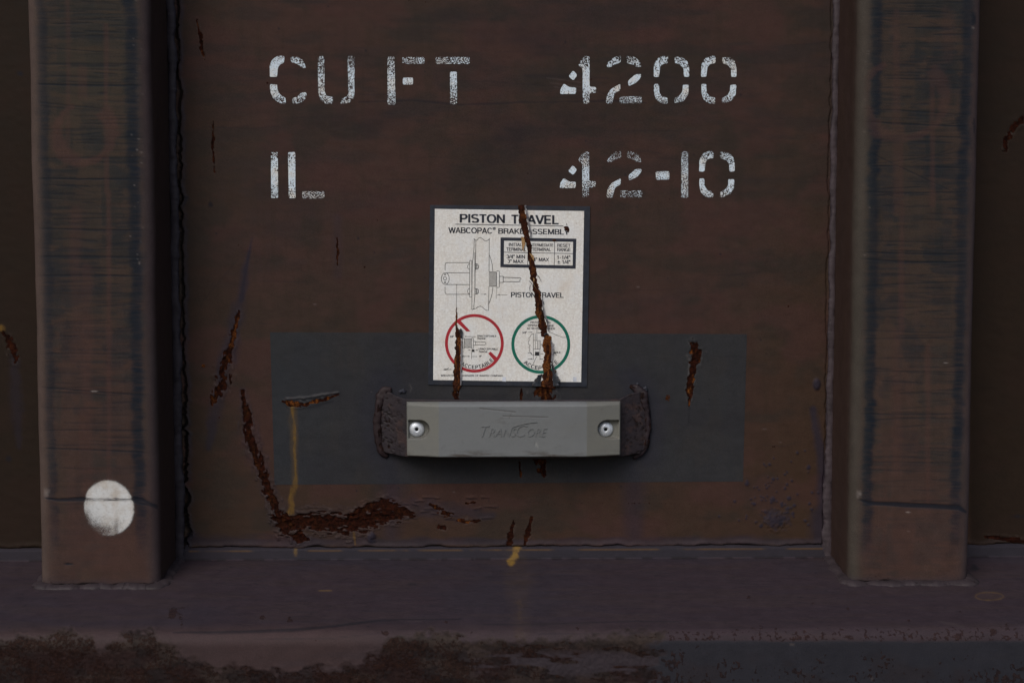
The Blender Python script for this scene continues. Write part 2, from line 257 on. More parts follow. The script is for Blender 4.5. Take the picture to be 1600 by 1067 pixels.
# ------------------------------------------------------------------ node materials
def mat(name):
    m = bpy.data.materials.new(name); m.use_nodes = True; return m, G(m.node_tree)
class G:
    def __init__(s, t): s.t = t; s.N = t.nodes; s.bsdf = t.nodes['Principled BSDF']; s.tc = s.n('ShaderNodeTexCoord').outputs['Object']
    def n(s, k): return s.N.new(k)
    def put(s, sock, v):
        if isinstance(v, bpy.types.NodeSocket): s.t.links.new(v, sock)
        elif isinstance(v, tuple) and len(v) == 3 and sock.type == 'RGBA': sock.default_value = (*v, 1)
        else: sock.default_value = v
    def noise(s, scale, det=3, rough=.55, stretch=None, dist=0):
        q = s.n('ShaderNodeTexNoise'); v = s.tc
        if stretch:
            mp = s.n('ShaderNodeMapping'); mp.inputs['Scale'].default_value = stretch; s.put(mp.inputs[0], v); v = mp.outputs[0]
        s.put(q.inputs['Vector'], v); q.inputs['Scale'].default_value = scale; q.inputs['Detail'].default_value = det
        q.inputs['Roughness'].default_value = rough; q.inputs['Distortion'].default_value = dist; return q.outputs[0]
    def m(s, op, a, b=0.0, c=0.0, clamp=False):
        q = s.n('ShaderNodeMath'); q.operation = op; q.use_clamp = clamp
        for i, v in enumerate((a, b, c)): s.put(q.inputs[i], v)
        return q.outputs[0]
    def rng(s, v, a, b, c=0.0, d=1.0, smooth=True):
        q = s.n('ShaderNodeMapRange'); q.interpolation_type = 'SMOOTHSTEP' if smooth else 'LINEAR'
        for i, x in enumerate((v, a, b, c, d)): s.put(q.inputs[i], x)
        return q.outputs[0]
    def mix(s, f, a, b, mode='MIX'):
        q = s.n('ShaderNodeMix'); q.data_type = 'RGBA'; q.blend_type = mode
        s.put(q.inputs[0], f); s.put(q.inputs[6], a); s.put(q.inputs[7], b); return q.outputs[2]
    def attr(s, n, col=False):
        q = s.n('ShaderNodeAttribute'); q.attribute_name = n; return q.outputs['Color' if col else 'Fac']
    def bump(s, h, dist, strength=1.0):
        q = s.n('ShaderNodeBump'); q.inputs['Distance'].default_value = dist; s.put(q.inputs['Strength'], strength); s.put(q.inputs['Height'], h)
        return q.outputs[0]
    def out(s, **k):
        for a, v in k.items(): s.put(s.bsdf.inputs[a.replace('_', ' ')], v)

def rust_colour(g, org, dark=(.009, .0038, .0030), mid=(.030, .0085, .0050), warm=(.040, .011, .0055)):
    a = g.noise(260, 5, .65); b = g.noise(90, 4, .6); c = g.noise(700, 3, .6)
    col = g.mix(g.rng(a, .38, .70), dark, mid)
    col = g.mix(g.m('MULTIPLY', g.rng(b, .48, .72), .4), col, warm)
    o = g.m('MULTIPLY', org, g.rng(c, .35, .62, .05, 1.0))
    return g.mix(o, col, (.17, .058, .014)), a, c

def weathered(name, rough=.62, spec=.35, rk={}, relief=.0011, opac=1.0):
    mt, g = mat(name)
    col, rust, org = g.attr('col', True), g.attr('rust'), g.attr('org')
    n1 = g.noise(330, 5, .68); n2 = g.noise(1100, 2, .6); n3 = g.noise(70, 4, .6)
    rc, ra, rcn = rust_colour(g, org, **rk)
    mask = g.rng(g.m('ADD', rust, g.m('MULTIPLY', g.m('SUBTRACT', n1, .5), 1.5)), .44, .58)
    fine = g.rng(n2, .25, .75, .80, 1.2, False); med = g.rng(n3, .3, .7, .90, 1.10, False)
    vm = g.n('ShaderNodeVectorMath'); vm.operation = 'SCALE'; g.put(vm.inputs[0], col); g.put(vm.inputs['Scale'], g.m('MULTIPLY', fine, med))
    base = g.mix(g.m('MULTIPLY', mask, opac), vm.outputs[0], rc)
    rt = g.m('ADD', g.rng(n3, .3, .7, rough-.07, rough+.09, False), g.m('MULTIPLY', mask, .28))
    h = g.m('ADD', g.m('MULTIPLY', g.m('ADD', g.m('MULTIPLY', ra, 1.0), g.m('MULTIPLY', rcn, .5)), g.m('MULTIPLY', mask, .9)), g.m('MULTIPLY', n2, .06))
    h = g.m('ADD', h, g.m('MULTIPLY', n3, .1)); h = g.m('SUBTRACT', h, g.m('MULTIPLY', mask, .55))
    g.out(Base_Color=base, Roughness=rt, Specular_IOR_Level=g.m('SUBTRACT', spec, g.m('MULTIPLY', mask, spec*.7)), Normal=g.bump(h, relief))
    return mt
M_PANEL = weathered('weathered_brown_paint', .66, .10)
M_POST = weathered('scuffed_post_paint', .66, .09)
M_SILL = weathered('maroon_sill_paint', .68, .12, dict(dark=(.009, .006, .006), mid=(.030, .017, .015), warm=(.038, .020, .016)), .0011, .6)

def m_rust():
    mt, g = mat('flaking_rust'); c, a, f = rust_colour(g, g.attr('org'), (.012, .0045, .003), (.045, .013, .007), (.06, .018, .008))
    g.out(Base_Color=c, Roughness=.95, Specular_IOR_Level=.12, Normal=g.bump(g.m('ADD', a, g.m('MULTIPLY', f, .5)), .0016)); return mt
M_RUST = m_rust()
def m_paint(name, colour, tint, sc=1150, soft=(-.015, .03), blot=(.45, .7), tr0=.33, tr1=.64, blotch=.75):
    """sprayed stencil paint, speckled away where the attribute 'wear' is high"""
    mt, g = mat(name); w = g.attr('wear')
    n = g.noise(sc, 2, .5); b = g.noise(120, 3, .6)
    th = g.m('ADD', w, g.m('MULTIPLY', g.m('SUBTRACT', b, .5), blotch))
    keep = g.rng(g.m('SUBTRACT', n, g.rng(th, 0, 1, tr0, tr1, False)), *soft)
    c = g.mix(g.rng(g.noise(45, 5, .7), *blot), colour, tint); c = g.mix(g.m('MULTIPLY', g.rng(g.noise(500, 3, .6), .5, .8), .35), c, (.12, .09, .08))
    c = g.mix(g.m('MULTIPLY', g.attr('org'), g.rng(g.noise(300, 2), .3, .6)), c, (.35, .18, .06))
    g.out(Base_Color=c, Roughness=.6, Specular_IOR_Level=.3, Alpha=keep); return mt
M_STENCIL = m_paint('white_stencil_paint', (.60, .70, .79), (.66, .64, .60), 900)
M_DOT = m_paint('sprayed_white_paint', (.62, .64, .65), (.47, .43, .38), 1900, (-.16, .22), (.35, .75), .22, .98, .35)

def m_simple(name, colour, rough=.6, spec=.4, metal=0.0, var=.15, sc=200, bump=.0002, dirt=None, dirtamt=.5, dsc=60):
    mt, g = mat(name); n = g.noise(sc, 4, .6); d = g.noise(dsc, 5, .65)
    k = tuple(x*(1-var) for x in colour); l = tuple(min(1, x*(1+var)) for x in colour)
    c = g.mix(g.rng(n, .3, .7), k, l)
    if dirt: c = g.mix(g.m('MULTIPLY', g.rng(d, .5, .75), dirtamt), c, dirt)
    g.out(Base_Color=c, Roughness=g.rng(d, .3, .7, rough-.08, rough+.08), Specular_IOR_Level=spec, Metallic=metal, Normal=g.bump(g.m('ADD', n, d), bump)); return mt
M_WELD = weathered('painted_weld', .6, .25, dict(dark=(.008, .005, .005), mid=(.026, .013, .011), warm=(.034, .014, .010)))
M_INK = m_simple('navy_ink', (.018, .022, .036), .5, .35, var=.12)
M_BORDER = m_simple('navy_film_border', (.012, .016, .027), .48, .4, var=.25, dirt=(.035, .032, .036), dsc=90)
M_LINE = m_simple('black_line_ink', (.02, .02, .024), .55, .3)
M_HATCH = m_simple('grey_hatch_ink', (.20, .20, .20), .6, .3)
M_RED = m_simple('red_ink', (.36, .018, .030), .5, .35, var=.1)
M_GREEN = m_simple('green_ink', (.0, .125, .085), .5, .35, var=.1)
M_RIVET = m_simple('bright_rivet_metal', (.66, .71, .78), .40, .5, metal=.45, var=.12, sc=700, bump=.0001, dirt=(.2, .2, .2), dsc=400)
M_HOLE = m_simple('dark_rivet_hole', (.006, .006, .006), .9, .1)
def m_film():
    mt, g = mat('aged_white_film'); a = g.noise(420, 3, .7); b = g.noise(40, 4, .6); st = g.noise(500, 2, .6, (1, 1, .12)); sh = g.noise(500, 2, .6, (.12, 1, 1)); ob = g.noise(26, 5, .7)
    c = g.mix(g.rng(a, .35, .7), (.65, .635, .60), (.78, .785, .765)); c = g.mix(g.m('MULTIPLY', g.rng(b, .4, .7), .5), c, (.70, .735, .77))
    c = g.mix(g.m('MULTIPLY', g.rng(st, .5, .75), .30), c, (.54, .50, .46)); c = g.mix(g.m('MULTIPLY', g.rng(sh, .5, .8), .22), c, (.55, .51, .46))
    c = g.mix(g.m('MULTIPLY', g.rng(ob, .52, .75), .4), c, (.58, .49, .40)); sp = g.noise(800, 2, .5)
    c = g.mix(g.m('MULTIPLY', g.rng(sp, .66, .74), .5), c, (.25, .17, .12))
    g.out(Base_Color=c, Roughness=.5, Specular_IOR_Level=.35, Normal=g.bump(g.m('ADD', b, g.m('MULTIPLY', a, .2)), .0006)); return mt
M_FILM = m_film()
def m_tag():
    mt, g = mat('weathered_grey_plastic'); a = g.noise(900, 2, .6); b = g.noise(22, 5, .65); c0 = g.noise(140, 4, .65); s = g.noise(60, 4, .6, (.35, 1, 1))
    mid = g.attr('mid')
    c = g.mix(mid, (.158, .159, .142), (.152, .163, .172)); c = g.mix(g.m('MULTIPLY', g.rng(b, .4, .7), .35), c, (.120, .128, .132))
    c = g.mix(g.m('MULTIPLY', g.rng(s, .5, .72), .32), c, (.145, .15, .145)); c = g.mix(g.m('MULTIPLY', g.rng(c0, .58, .78), .3), c, (.08, .075, .07))
    c = g.mix(g.m('MULTIPLY', g.attr('dirt'), g.rng(c0, .25, .65, .4, 1.0)), c, (.05, .036, .028)); c = g.mix(g.attr('lt'), c, (.26, .265, .26))
    g.out(Base_Color=c, Roughness=.62, Specular_IOR_Level=.3, Normal=g.bump(g.m('ADD', g.m('MULTIPLY', a, .4), c0), .00025)); return mt
M_TAG = m_tag()

# ------------------------------------------------------------------ object helpers
def link(name, me, parent=None, m=None, **props):
    o = bpy.data.objects.new(name, me); COL.objects.link(o)
    if parent is not None:
        o.parent = parent
    if m and me: me.materials.append(m)
    for k, v in props.items(): o[k] = v
    return o
def grid_mesh(name, V, attrs=None, smooth=True, flip=False, closed=False):
    """V: rows x cols x 3"""
    nr, nc, _ = V.shape
    me = bpy.data.meshes.new(name); me.vertices.add(nr*nc); me.vertices.foreach_set('co', V.reshape(-1).astype(np.float32))
    i = np.arange(nr*nc).reshape(nr, nc)
    if closed: i = np.concatenate([i, i[:, :1]], 1)
    a, b, c, d = i[:-1, :-1], i[:-1, 1:], i[1:, 1:], i[1:, :-1]
    q = np.stack([a, b, c, d] if flip else [a, d, c, b], -1).reshape(-1)
    nf = len(q)//4; me.loops.add(len(q)); me.loops.foreach_set('vertex_index', q.astype(np.int32))
    me.polygons.add(nf); me.polygons.foreach_set('loop_start', (np.arange(nf)*4).astype(np.int32)); me.polygons.foreach_set('loop_total', np.full(nf, 4, np.int32))
    me.polygons.foreach_set('use_smooth', np.full(nf, smooth)); me.update(calc_edges=True)
    put_attrs(me, attrs); return me
def put_attrs(me, attrs):
    for k, v in (attrs or {}).items():
        v = np.asarray(v, np.float32)
        if v.ndim >= 2 and v.shape[-1] == 3 and k == 'col':
            v = v.reshape(-1, 3); at = me.attributes.new(k, 'FLOAT_COLOR', 'POINT'); at.data.foreach_set('color', np.concatenate([v, np.ones((len(v), 1), np.float32)], 1).reshape(-1))
        else: at = me.attributes.new(k, 'FLOAT', 'POINT'); at.data.foreach_set('value', v.reshape(-1))
def poly_mesh(name, verts, faces, attrs=None, smooth=False):
    me = bpy.data.meshes.new(name); me.from_pydata([tuple(map(float, v)) for v in verts], [], faces); me.update()
    if smooth: me.polygons.foreach_set('use_smooth', [True]*len(me.polygons))
    put_attrs(me, attrs); return me
def axis(a, b, step, fine0, fine1, coarse):
    """coordinates from a to b, fine between fine0 and fine1"""
    out = [np.arange(a, fine0, coarse)] if fine0 > a else []
    out.append(np.arange(max(a, fine0), min(b, fine1), step))
    if fine1 < b: out.append(np.arange(fine1, b, coarse))
    v = np.concatenate(out+[[b]]); return v[np.concatenate([[True], np.diff(v) > step*.3])]
def mixc(c, m, colour): return c*(1-m[..., None])+np.array(colour)*m[..., None]

# ------------------------------------------------------------------ the freight car side
car = bpy.data.objects.new('freight_car', None); COL.objects.link(car); car.location = (0, 0, 1.1)
car['label'] = 'rusty brown steel freight car side with white stencilled figures between two upright posts'; car['category'] = 'freight car'
CO = np.array([0, 0, 1.1])            # parts keep their vertices relative to the car's empty
D = .086                              # depth of the posts
ZB = P(800, 855, 0)[2]                # lower edge of the sheet

def panel_h(px, py):
    """how far the sheet surface stands out from its plane, metres"""
    h = PC.get('h', px, py) + (fbm(px, py, 260, 200, 110, 2)-.5)*.0012 + (fbm(px, py, 16, 9, 111, 3)-.5)*.00022
    flat = sm(650, 664, px)*(1-sm(926, 940, px))*sm(305, 316, py)*(1-sm(606, 616, py))
    h = h*(1-flat)
    return h
def panel_fields(V, x, z):
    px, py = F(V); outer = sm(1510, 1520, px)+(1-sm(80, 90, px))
    c = np.zeros(px.shape+(3,))+np.array((.054, .033, .028))
    c = mixc(c, .75*sm(.35, .75, fbm(px, py, 170, 130, 112)), (.043, .032, .026))
    c = mixc(c, .45*sm(.45, .8, fbm(px, py, 120, 40, 113)), (.034, .028, .029))
    c = mixc(c, .45*sm(.5, .85, fbm(px, py, 30, 14, 114)), (.062, .037, .031))
    c = mixc(c, .35*sm(.5, .8, fbm(px, py, 7, 60, 115)), (.040, .029, .022))
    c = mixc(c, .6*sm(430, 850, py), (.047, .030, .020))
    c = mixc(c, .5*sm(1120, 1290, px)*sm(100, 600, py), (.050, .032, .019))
    c = mixc(c, .55*(1-sm(270, 430, px)), (.036, .026, .019))  # olive tone, with the left post's shade on the sheet painted in
    c = mixc(c, .5*sm(.48, .75, fbm(px, py, 60, 34, 140, 5)), (.030, .027, .023)); c = mixc(c, .55*sm(.5, .78, fbm(px, py, 85, 55, 141, 5)), (.062, .033, .030))
    c = mixc(c, .42*sm(.45, .75, fbm(px, py, 80, 19, 142, 5))*(1-sm(180, 420, py)), (.026, .025, .025))
    c = mixc(c, .85*outer, (.019, .0135, .0095))  # side sheets: dark olive, with lens fall-off at the edges painted in
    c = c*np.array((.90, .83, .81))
    low_ = 1-sm(ZB+.05, ZB+.24, z); xl_ = P(278, 100)[0]+.0005+(fbm(z*1000, z*0, 9, 9, 120, 6)-.5)*(.0045+.004*low_)
    c = mixc(c, .8*np.exp(-((x-xl_-.0035)/.0030)**2)*(.3+.7*fbm(z*1000, x*1000, 12, 5, 124)), (.030, .029, .040)); c = mixc(c, .97*np.exp(-((x-xl_)/(.0012+.0008*low_))**4), (.003, .0025, .003))
    c = mixc(c, .9*PC.get('dk', px, py), (.012, .012, .017))
    c = mixc(c, .85*PC.get('bl', px, py), (.020, .019, .034))
    c = mixc(c, .7*PC.get('lt', px, py), (.12, .095, .09))
    c = mixc(c, np.clip(PC.get('yel', px, py)*(.6+.8*fbm(px, py, 3, 9, 116)), 0, 1)*.85, (.15, .085, .018))
    rust = PC.get('rust', px, py); org = PC.get('org', px, py)
    # lower edge: pale lifted lip, then the raw edge
    eb = (z-ZB)/.0007+ (fbm(px, py*0, 26, 9, 117, 6)-.5)*6 - .8
    c = mixc(c, .45*np.exp(-((eb-6)/3.5)**2)*sm(300, 420, px)*fbm(px, py*0, 60, 9, 143), (.055, .042, .048))
    c = mixc(c, 1-sm(.3, 2.0, eb), (.012, .009, .007))
    return dict(col=c, rust=rust, org=org), px, py, eb
def make_panel(xs, zs, fn_extra=None):
    X, Z = np.meshgrid(xs, zs); V = np.stack([X, 0*X, Z], -1)
    at, px, py, eb = panel_fields(V, X, Z)
    h = panel_h(px, py) + .0016*np.exp(-((eb-3)/5.0)**2)*(.1+1.1*fbm(px, py, 26, 30, 118, 5)) - .002*(1-sm(0, 2.5, eb))
    if fn_extra: h = h+fn_extra(px, py, X, Z)
    V[..., 1] = -h; 
    if fn_extra: pass
    # fold the free lower edge back so that the sheet has thickness
    back = V[-1:].copy(); back[..., 1] = .006; V = np.concatenate([V, back], 0)
    for k in at: at[k] = np.concatenate([at[k], at[k][-1:]], 0)
    at['rust'][-1] = .9
    return grid_mesh('wall_panel', V-CO, at)
zs = axis(-(ZB+.62+.18)-.0, -ZB, .00095, -(P(800, -8)[2]), 0, .02); zs = -zs
zs = -axis(-(ZB+.80), -ZB, .00095, -P(800, -8)[2], 0, .02)
xsm = axis(P(262, 450)[0], P(1316, 450)[0], .00105, -9, 9, .01)
def crack(px, py, X, Z):
    # dark line where the sheet has parted from the welds
    xl = P(278, 100)[0]+.0005; xr = P(1299, 100)[0]
    low = 1-sm(ZB+.05, ZB+.24, Z); jl = (fbm(Z*1000, Z*0, 9, 9, 120, 6)-.5)*(.0045+.004*low); jr = (fbm(Z*1000, Z*0, 12, 9, 121)-.5)*.003
    wl = .0010*(.6+1.0*fbm(Z*1000, Z*0, 22, 9, 122, 4))*(1+.9*low)
    return -.0050*np.exp(-((X-xl-jl)/wl)**4) + .0014*np.exp(-((X-xl-jl-.0034)/.0014)**2)*fbm(Z*1000, X*1000, 6, 3, 123) - .0028*np.exp(-((X-xr-jr)/.0009)**2)
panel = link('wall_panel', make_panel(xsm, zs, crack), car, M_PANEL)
panel['label'] = 'middle steel sheet between the two posts with stencilled figures'
zc = -axis(-(ZB+.80), -ZB, .0016, -P(800, -8)[2], 0, .02)
PXL0, PXL1 = P(50, 450, D)[0], P(240, 450, D)[0]; PXR0, PXR1 = P(1335, 450, D)[0], P(1526, 450, D)[0]
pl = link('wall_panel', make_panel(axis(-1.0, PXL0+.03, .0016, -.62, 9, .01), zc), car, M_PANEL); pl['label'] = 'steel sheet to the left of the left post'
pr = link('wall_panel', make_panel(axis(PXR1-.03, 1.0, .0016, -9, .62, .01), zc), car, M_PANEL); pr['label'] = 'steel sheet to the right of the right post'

# grey repainted rectangle behind the tag: a coat of paint on the sheet
def grey_patch():
    U, Vv = np.meshgrid(np.linspace(0, 1, 560), np.linspace(0, 1, 190))
    tl, tr, br, bl = (422, 519), (1167, 522), (1161, 752), (429, 757)
    px = (tl[0]*(1-U)+tr[0]*U)*(1-Vv)+(bl[0]*(1-U)+br[0]*U)*Vv; py = (tl[1]*(1-U)+tr[1]*U)*(1-Vv)+(bl[1]*(1-U)+br[1]*U)*Vv
    V = P(px, py, 0); h = panel_h(px, py); V[..., 1] = -(h+.00022)
    c = np.zeros(px.shape+(3,))+np.array((.029, .0295, .033))
    c = mixc(c, .7*sm(.35, .75, fbm(px, py, 90, 60, 130)), (.0245, .0243, .0285)); c = mixc(c, .5*sm(.5, .85, fbm(px, py, 40, 50, 131)), (.033, .031, .031))
    c = mixc(c, .4*sm(.5, .8, fbm(px, py, 7, 40, 132)), (.026, .028, .031))
    c = mixc(c, .8*PC.get('dk', px, py), (.014, .014, .018)); c = mixc(c, .4*(1-sm(425, 560, px)), (.026, .031, .038)); c = mixc(c, .7*PC.get('bl', px, py), (.019, .020, .034)); c = mixc(c, .6*PC.get('lt', px, py), (.12, .11, .11))
    c = mixc(c, np.clip(PC.get('yel', px, py)*(.6+.8*fbm(px, py, 3, 9, 116)), 0, 1)*.85, (.15, .085, .018))
    return grid_mesh('grey_paint_patch', V-CO, dict(col=c, rust=PC.get('rust', px, py), org=PC.get('org', px, py)))
link('paint_patch', grey_patch(), panel, M_PANEL, label='dark grey repainted rectangle behind the transponder tag')

# ------------------------------------------------------------------ side posts
LEDGE0 = (.004, P(800, 873, .004)[2]); 
zpost = P(160, 916, D)[2]
SL = (LEDGE0[1]-zpost)/(D-LEDGE0[0])
def ledge_z(d): return LEDGE0[1]-(d-LEDGE0[0])*SL
dd = .05
for _ in range(60):                                   # where the sloping ledge meets photo row 986
    zt = P(800, 986, dd)[2]; dd += (zt-ledge_z(dd))*-1.2 if False else 0
    break
ds = np.linspace(.1, .35, 2000); zz = P(800+0*ds, 990+0*ds, ds)[:, 2]; dd = float(ds[np.argmin(abs(zz-ledge_z(ds)))])

def make_post(x0, x1, seed):
    r = .0125; side = D-r; front = (x1-x0)-2*r; per = []
    for t in np.linspace(0, 1, 12)[:-1]: per.append((x0, t*side, -r*1.57-side+t*side, 0))
    for a in np.linspace(0, math.pi/2, 9)[:-1]: per.append((x0+r-r*math.cos(a), side+r*math.sin(a), -r*1.57+r*a, 1))
    nf = int(front/.0017)
    for t in np.linspace(0, 1, nf)[:-1]: per.append((x0+r+t*front, D, t*front, 2))
    for a in np.linspace(0, math.pi/2, 9)[:-1]: per.append((x1-r+r*math.sin(a), side+r*math.cos(a), front+r*a, 3))
    for t in np.linspace(0, 1, 12): per.append((x1, side-t*side, front+r*1.57+t*side, 4))
    per = np.array(per); zt = P(800, -8, D)[2]
    z = -axis(-(zt+.25), -(zpost-.004), .00066, -zt, 0, .02)
    Xp, Z = np.meshgrid(per[:, 0], z); Dp = np.meshgrid(per[:, 1], z)[0]; Sp = np.meshgrid(per[:, 2], z)[0]
    virt = np.stack([x0+r+Sp, 0*Xp-D, Z], -1); px, py = F(virt)      # unrolled onto the front plane
    isf = sm(-.010, .004, Sp)*(1-sm(front-.004, front+.010, Sp))      # 1 on the front face
    # local front coordinate in pixels at mid height, so that streaks run parallel to the edges
    c = np.zeros(Xp.shape+(3,))+np.array((.054, .033, .027))
    lx = Sp*1000; lz = Z*1000
    c = mixc(c, .6*sm(.35, .7, fbm(lx, lz, 40, 120, seed+1)), (.052, .037, .028))
    c = mixc(c, .55*sm(.5, .8, fbm(lx, lz, 6, 90, seed+2)), (.062, .038, .031))
    topg = 1-sm(300, 620, py)                                          # more soot on the upper part
    st = fbm(lx, lz, 60, 3.2, seed+3, 5); bx = sm(.45, .62, fbm(lx, lz, 24, 26, seed+4, 2))
    c = mixc(c, isf*(.25+.6*topg)*.8*sm(.38, .72, st)*(.35+.65*bx), (.012, .016, .023))
    colm = sm(.42, .62, fbm(lx, lz, 13, 150, seed+13, 2)); sx_ = sm(.30, .62, fbm(lx, lz, 50, 7, seed+14, 5))
    c = mixc(c, isf*.8*topg*(.3+.7*colm)*sx_, (.015, .018, .022))
    c = mixc(c, isf*.4*topg, (.036, .031, .024)); c = mixc(c, isf*.5*(1-sm(450, 760, py)*.6)*sm(.52, .66, fbm(lx, lz, 26, 30, seed+20, 5))*(.35+.65*sm(.3, .6, fbm(lx, lz, 34, 2.4, seed+21, 4))), (.013, .018, .024))
    c = mixc(c, isf*.45*(1-topg)*colm*sm(.4, .7, sx_*fbm(lx, lz, 40, 30, seed+15)+.2), (.028, .028, .027))
    c = mixc(c, isf*.55*TC.get('ol', px, py)*topg, (.050, .042, .028))
    # blue black bands where the straps rubbed: just inside both rounded corners
    for cen, w, am in ((.0035, .0050, .8), (front-.006, .0065, 1.0)) if x0 < 0 else ((.0055, .0058, 1.0), (front-.004, .0060, .85)):
        j = (fbm(lz, lz*0, 9, 9, seed+6)-.5)*.005
        band = np.exp(-((Sp-cen-j)/w)**4)*(.5+.65*fbm(lx, lz, 14, 1.6, seed+7, 5))*(.7+.4*fbm(lz, lz*0, 80, 9, seed+16))*(1-sm(835, 880, py))
        c = mixc(c, np.clip(am*band*1.05, 0, 1), (.0095, .0135, .0205))
    rub_lit = np.exp(-((Sp+.010)/.010)**2)  # worn left corner, with the light it catches painted in paler
    c = mixc(c, .65*rub_lit, (.100, .074, .066) if x0 < 0 else (.058, .056, .048)); rub2 = np.exp(-((Sp-front-.010)/.008)**2)
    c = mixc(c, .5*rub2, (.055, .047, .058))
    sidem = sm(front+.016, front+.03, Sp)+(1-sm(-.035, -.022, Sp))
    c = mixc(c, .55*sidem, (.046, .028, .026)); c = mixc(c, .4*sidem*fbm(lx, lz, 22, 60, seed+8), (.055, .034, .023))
    c = mixc(c, .88*TC.get('dk', px, py)*isf, (.009, .013, .019)); c = mixc(c, .62*isf*TC.get('pk', px, py), (.078, .038, .032)); c = mixc(c, .92*TC.get('bk', px, py), (.010, .013, .020))
    c = mixc(c, TC.get('lt', px, py)*isf, (.24, .21, .20))
    crk = (1-sm(.0, .0016, Z-zpost-.0035*fbm(lx, lx*0, 14, 9, seed+19)))
    bot = 1-sm(.0, .010, Z-zpost-.004*fbm(lx, lz*0, 18, 9, seed+9)); c = mixc(c, .55*bot, (.038, .029, .036)); c = mixc(c, .95*crk, (.006, .004, .004))
    rust = .62*TC.get('rst', px, py)+.35*sm(.6, .8, fbm(lx, lz, 10, 8, seed+10))*(1-sm(0, .03, Z-zpost))
    h = (fbm(lx, lz, 40, 90, seed+11, 3)-.5)*.0014 + (fbm(lx, lz, 7, 9, seed+17, 3)-.5)*.00022 - .0006*TC.get('bk', px, py)*isf - .00025*TC.get('dk', px, py)*isf
    nx = np.where(per[:, 3] == 0, -1, np.where(per[:, 3] == 4, 1, 0)); ang = np.zeros(len(per))
    NX = np.zeros(len(per)); ND = np.zeros(len(per))
    for i, p in enumerate(per):
        if p[3] == 0: NX[i] = -1
        elif p[3] == 4: NX[i] = 1
        elif p[3] == 2: ND[i] = 1
        else:
            cx = x0+r if p[3] == 1 else x1-r; NX[i] = (p[0]-cx)/r; ND[i] = (p[1]-side)/r
    V = np.stack([Xp+h*NX, -(Dp+h*ND), Z], -1)
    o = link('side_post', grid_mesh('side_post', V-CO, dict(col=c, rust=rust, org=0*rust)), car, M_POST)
    return o
postL = make_post(PXL0, PXL1, 200); postL['label'] = 'left upright post with a round white paint spot near its foot'
postR = make_post(PXR0, PXR1, 240); postR['label'] = 'right upright post with a dark gouge across near its foot'

# ------------------------------------------------------------------ weld beads
def bead(name, path, rad, seed, parent, colour=(.075, .062, .072), rough=.35, m=None, lab=None, rust=.25, up=None, flat=.8):
    """irregular bead along a path of (x, d, z); radii per point"""
    path = np.array(path, float); seg = np.linalg.norm(np.diff(path[:, :3], axis=0), axis=1); L = np.concatenate([[0], np.cumsum(seg)])
    n = max(8, int(L[-1]/.0012)); t = np.linspace(0, L[-1], n); Q = np.stack([np.interp(t, L, path[:, i]) for i in range(3)], -1)
    rr = np.interp(t, L, np.array(rad)) if np.ndim(rad) else np.full(n, rad)
    T = np.gradient(Q, axis=0); T /= np.linalg.norm(T, axis=1)[:, None]+1e-9
    U = np.tile(np.array(up if up is not None else (0, 1, 0), float), (n, 1)); B = np.cross(T, U); B /= np.linalg.norm(B, axis=1)[:, None]+1e-9
    k = 14; a = np.linspace(0, 2*math.pi, k, endpoint=False); A, TT = np.meshgrid(a, t)
    mm = TT*1000; w = 1+rough*((fbm(mm, A*3, 13, 5, seed, 5)-.5)*2) + .10*rough*np.sin(mm*.9+fbm(mm, A*0, 30, 9, seed+1)*9)
    R_ = rr[:, None]*w; V = Q[:, None, :]+B[:, None, :]*(np.cos(A)*R_)[..., None]+U[:, None, :]*(np.sin(A)*R_*flat)[..., None]
    fx = fbm(mm, A*8, 12, 8, seed+2); c = np.zeros(A.shape+(3,))+np.array(colour)
    c = mixc(c, .6*sm(.4, .8, fx), tuple(x*.55 for x in colour)); ru = rust*1.6*sm(.35, .8, fbm(mm, A*7, 9, 6, seed+3))
    W3 = np.stack([V[..., 0], -V[..., 1], V[..., 2]], -1)
    cap0 = W3[:1].mean(1, keepdims=True).repeat(k, 1); cap1 = W3[-1:].mean(1, keepdims=True).repeat(k, 1)
    W3 = np.concatenate([cap0, W3, cap1], 0); c = np.concatenate([c[:1], c, c[-1:]], 0); ru = np.concatenate([ru[:1], ru, ru[-1:]], 0)
    o = link(name, grid_mesh(name, W3-CO, dict(col=c, rust=ru, org=0*ru), closed=True), parent, m or M_WELD)
    if lab: o['label'] = lab
    return o
zt = ZB+.80
def vert_weld(xpx, w0, w1, seed, post, col):
    x = xpx; pts = []; rad = []
    for z in np.linspace(ZB-.012, zt, 60):
        k = sm(ZB+.22, ZB, z); pts.append((x+(vnoise(np.array([z*60.]), np.array([1.]), seed)[0]-.5)*.002, .0015, z)); rad.append(w0+(w1-w0)*k)
    return bead('weld_bead', pts, rad, seed, post, col, .30, rust=.15, flat=.6)
vert_weld(PXL1+.0040, .0050, .0062, 300, postL, (.036, .030, .038))
vert_weld(PXR0-.0026, .0038, .0056, 310, postR, (.056, .043, .050))
vert_weld(PXL0-.0030, .0040, .0050, 320, postL, (.05, .042, .045)); vert_weld(PXR1+.0030, .0040, .0050, 330, postR, (.04, .036, .04))
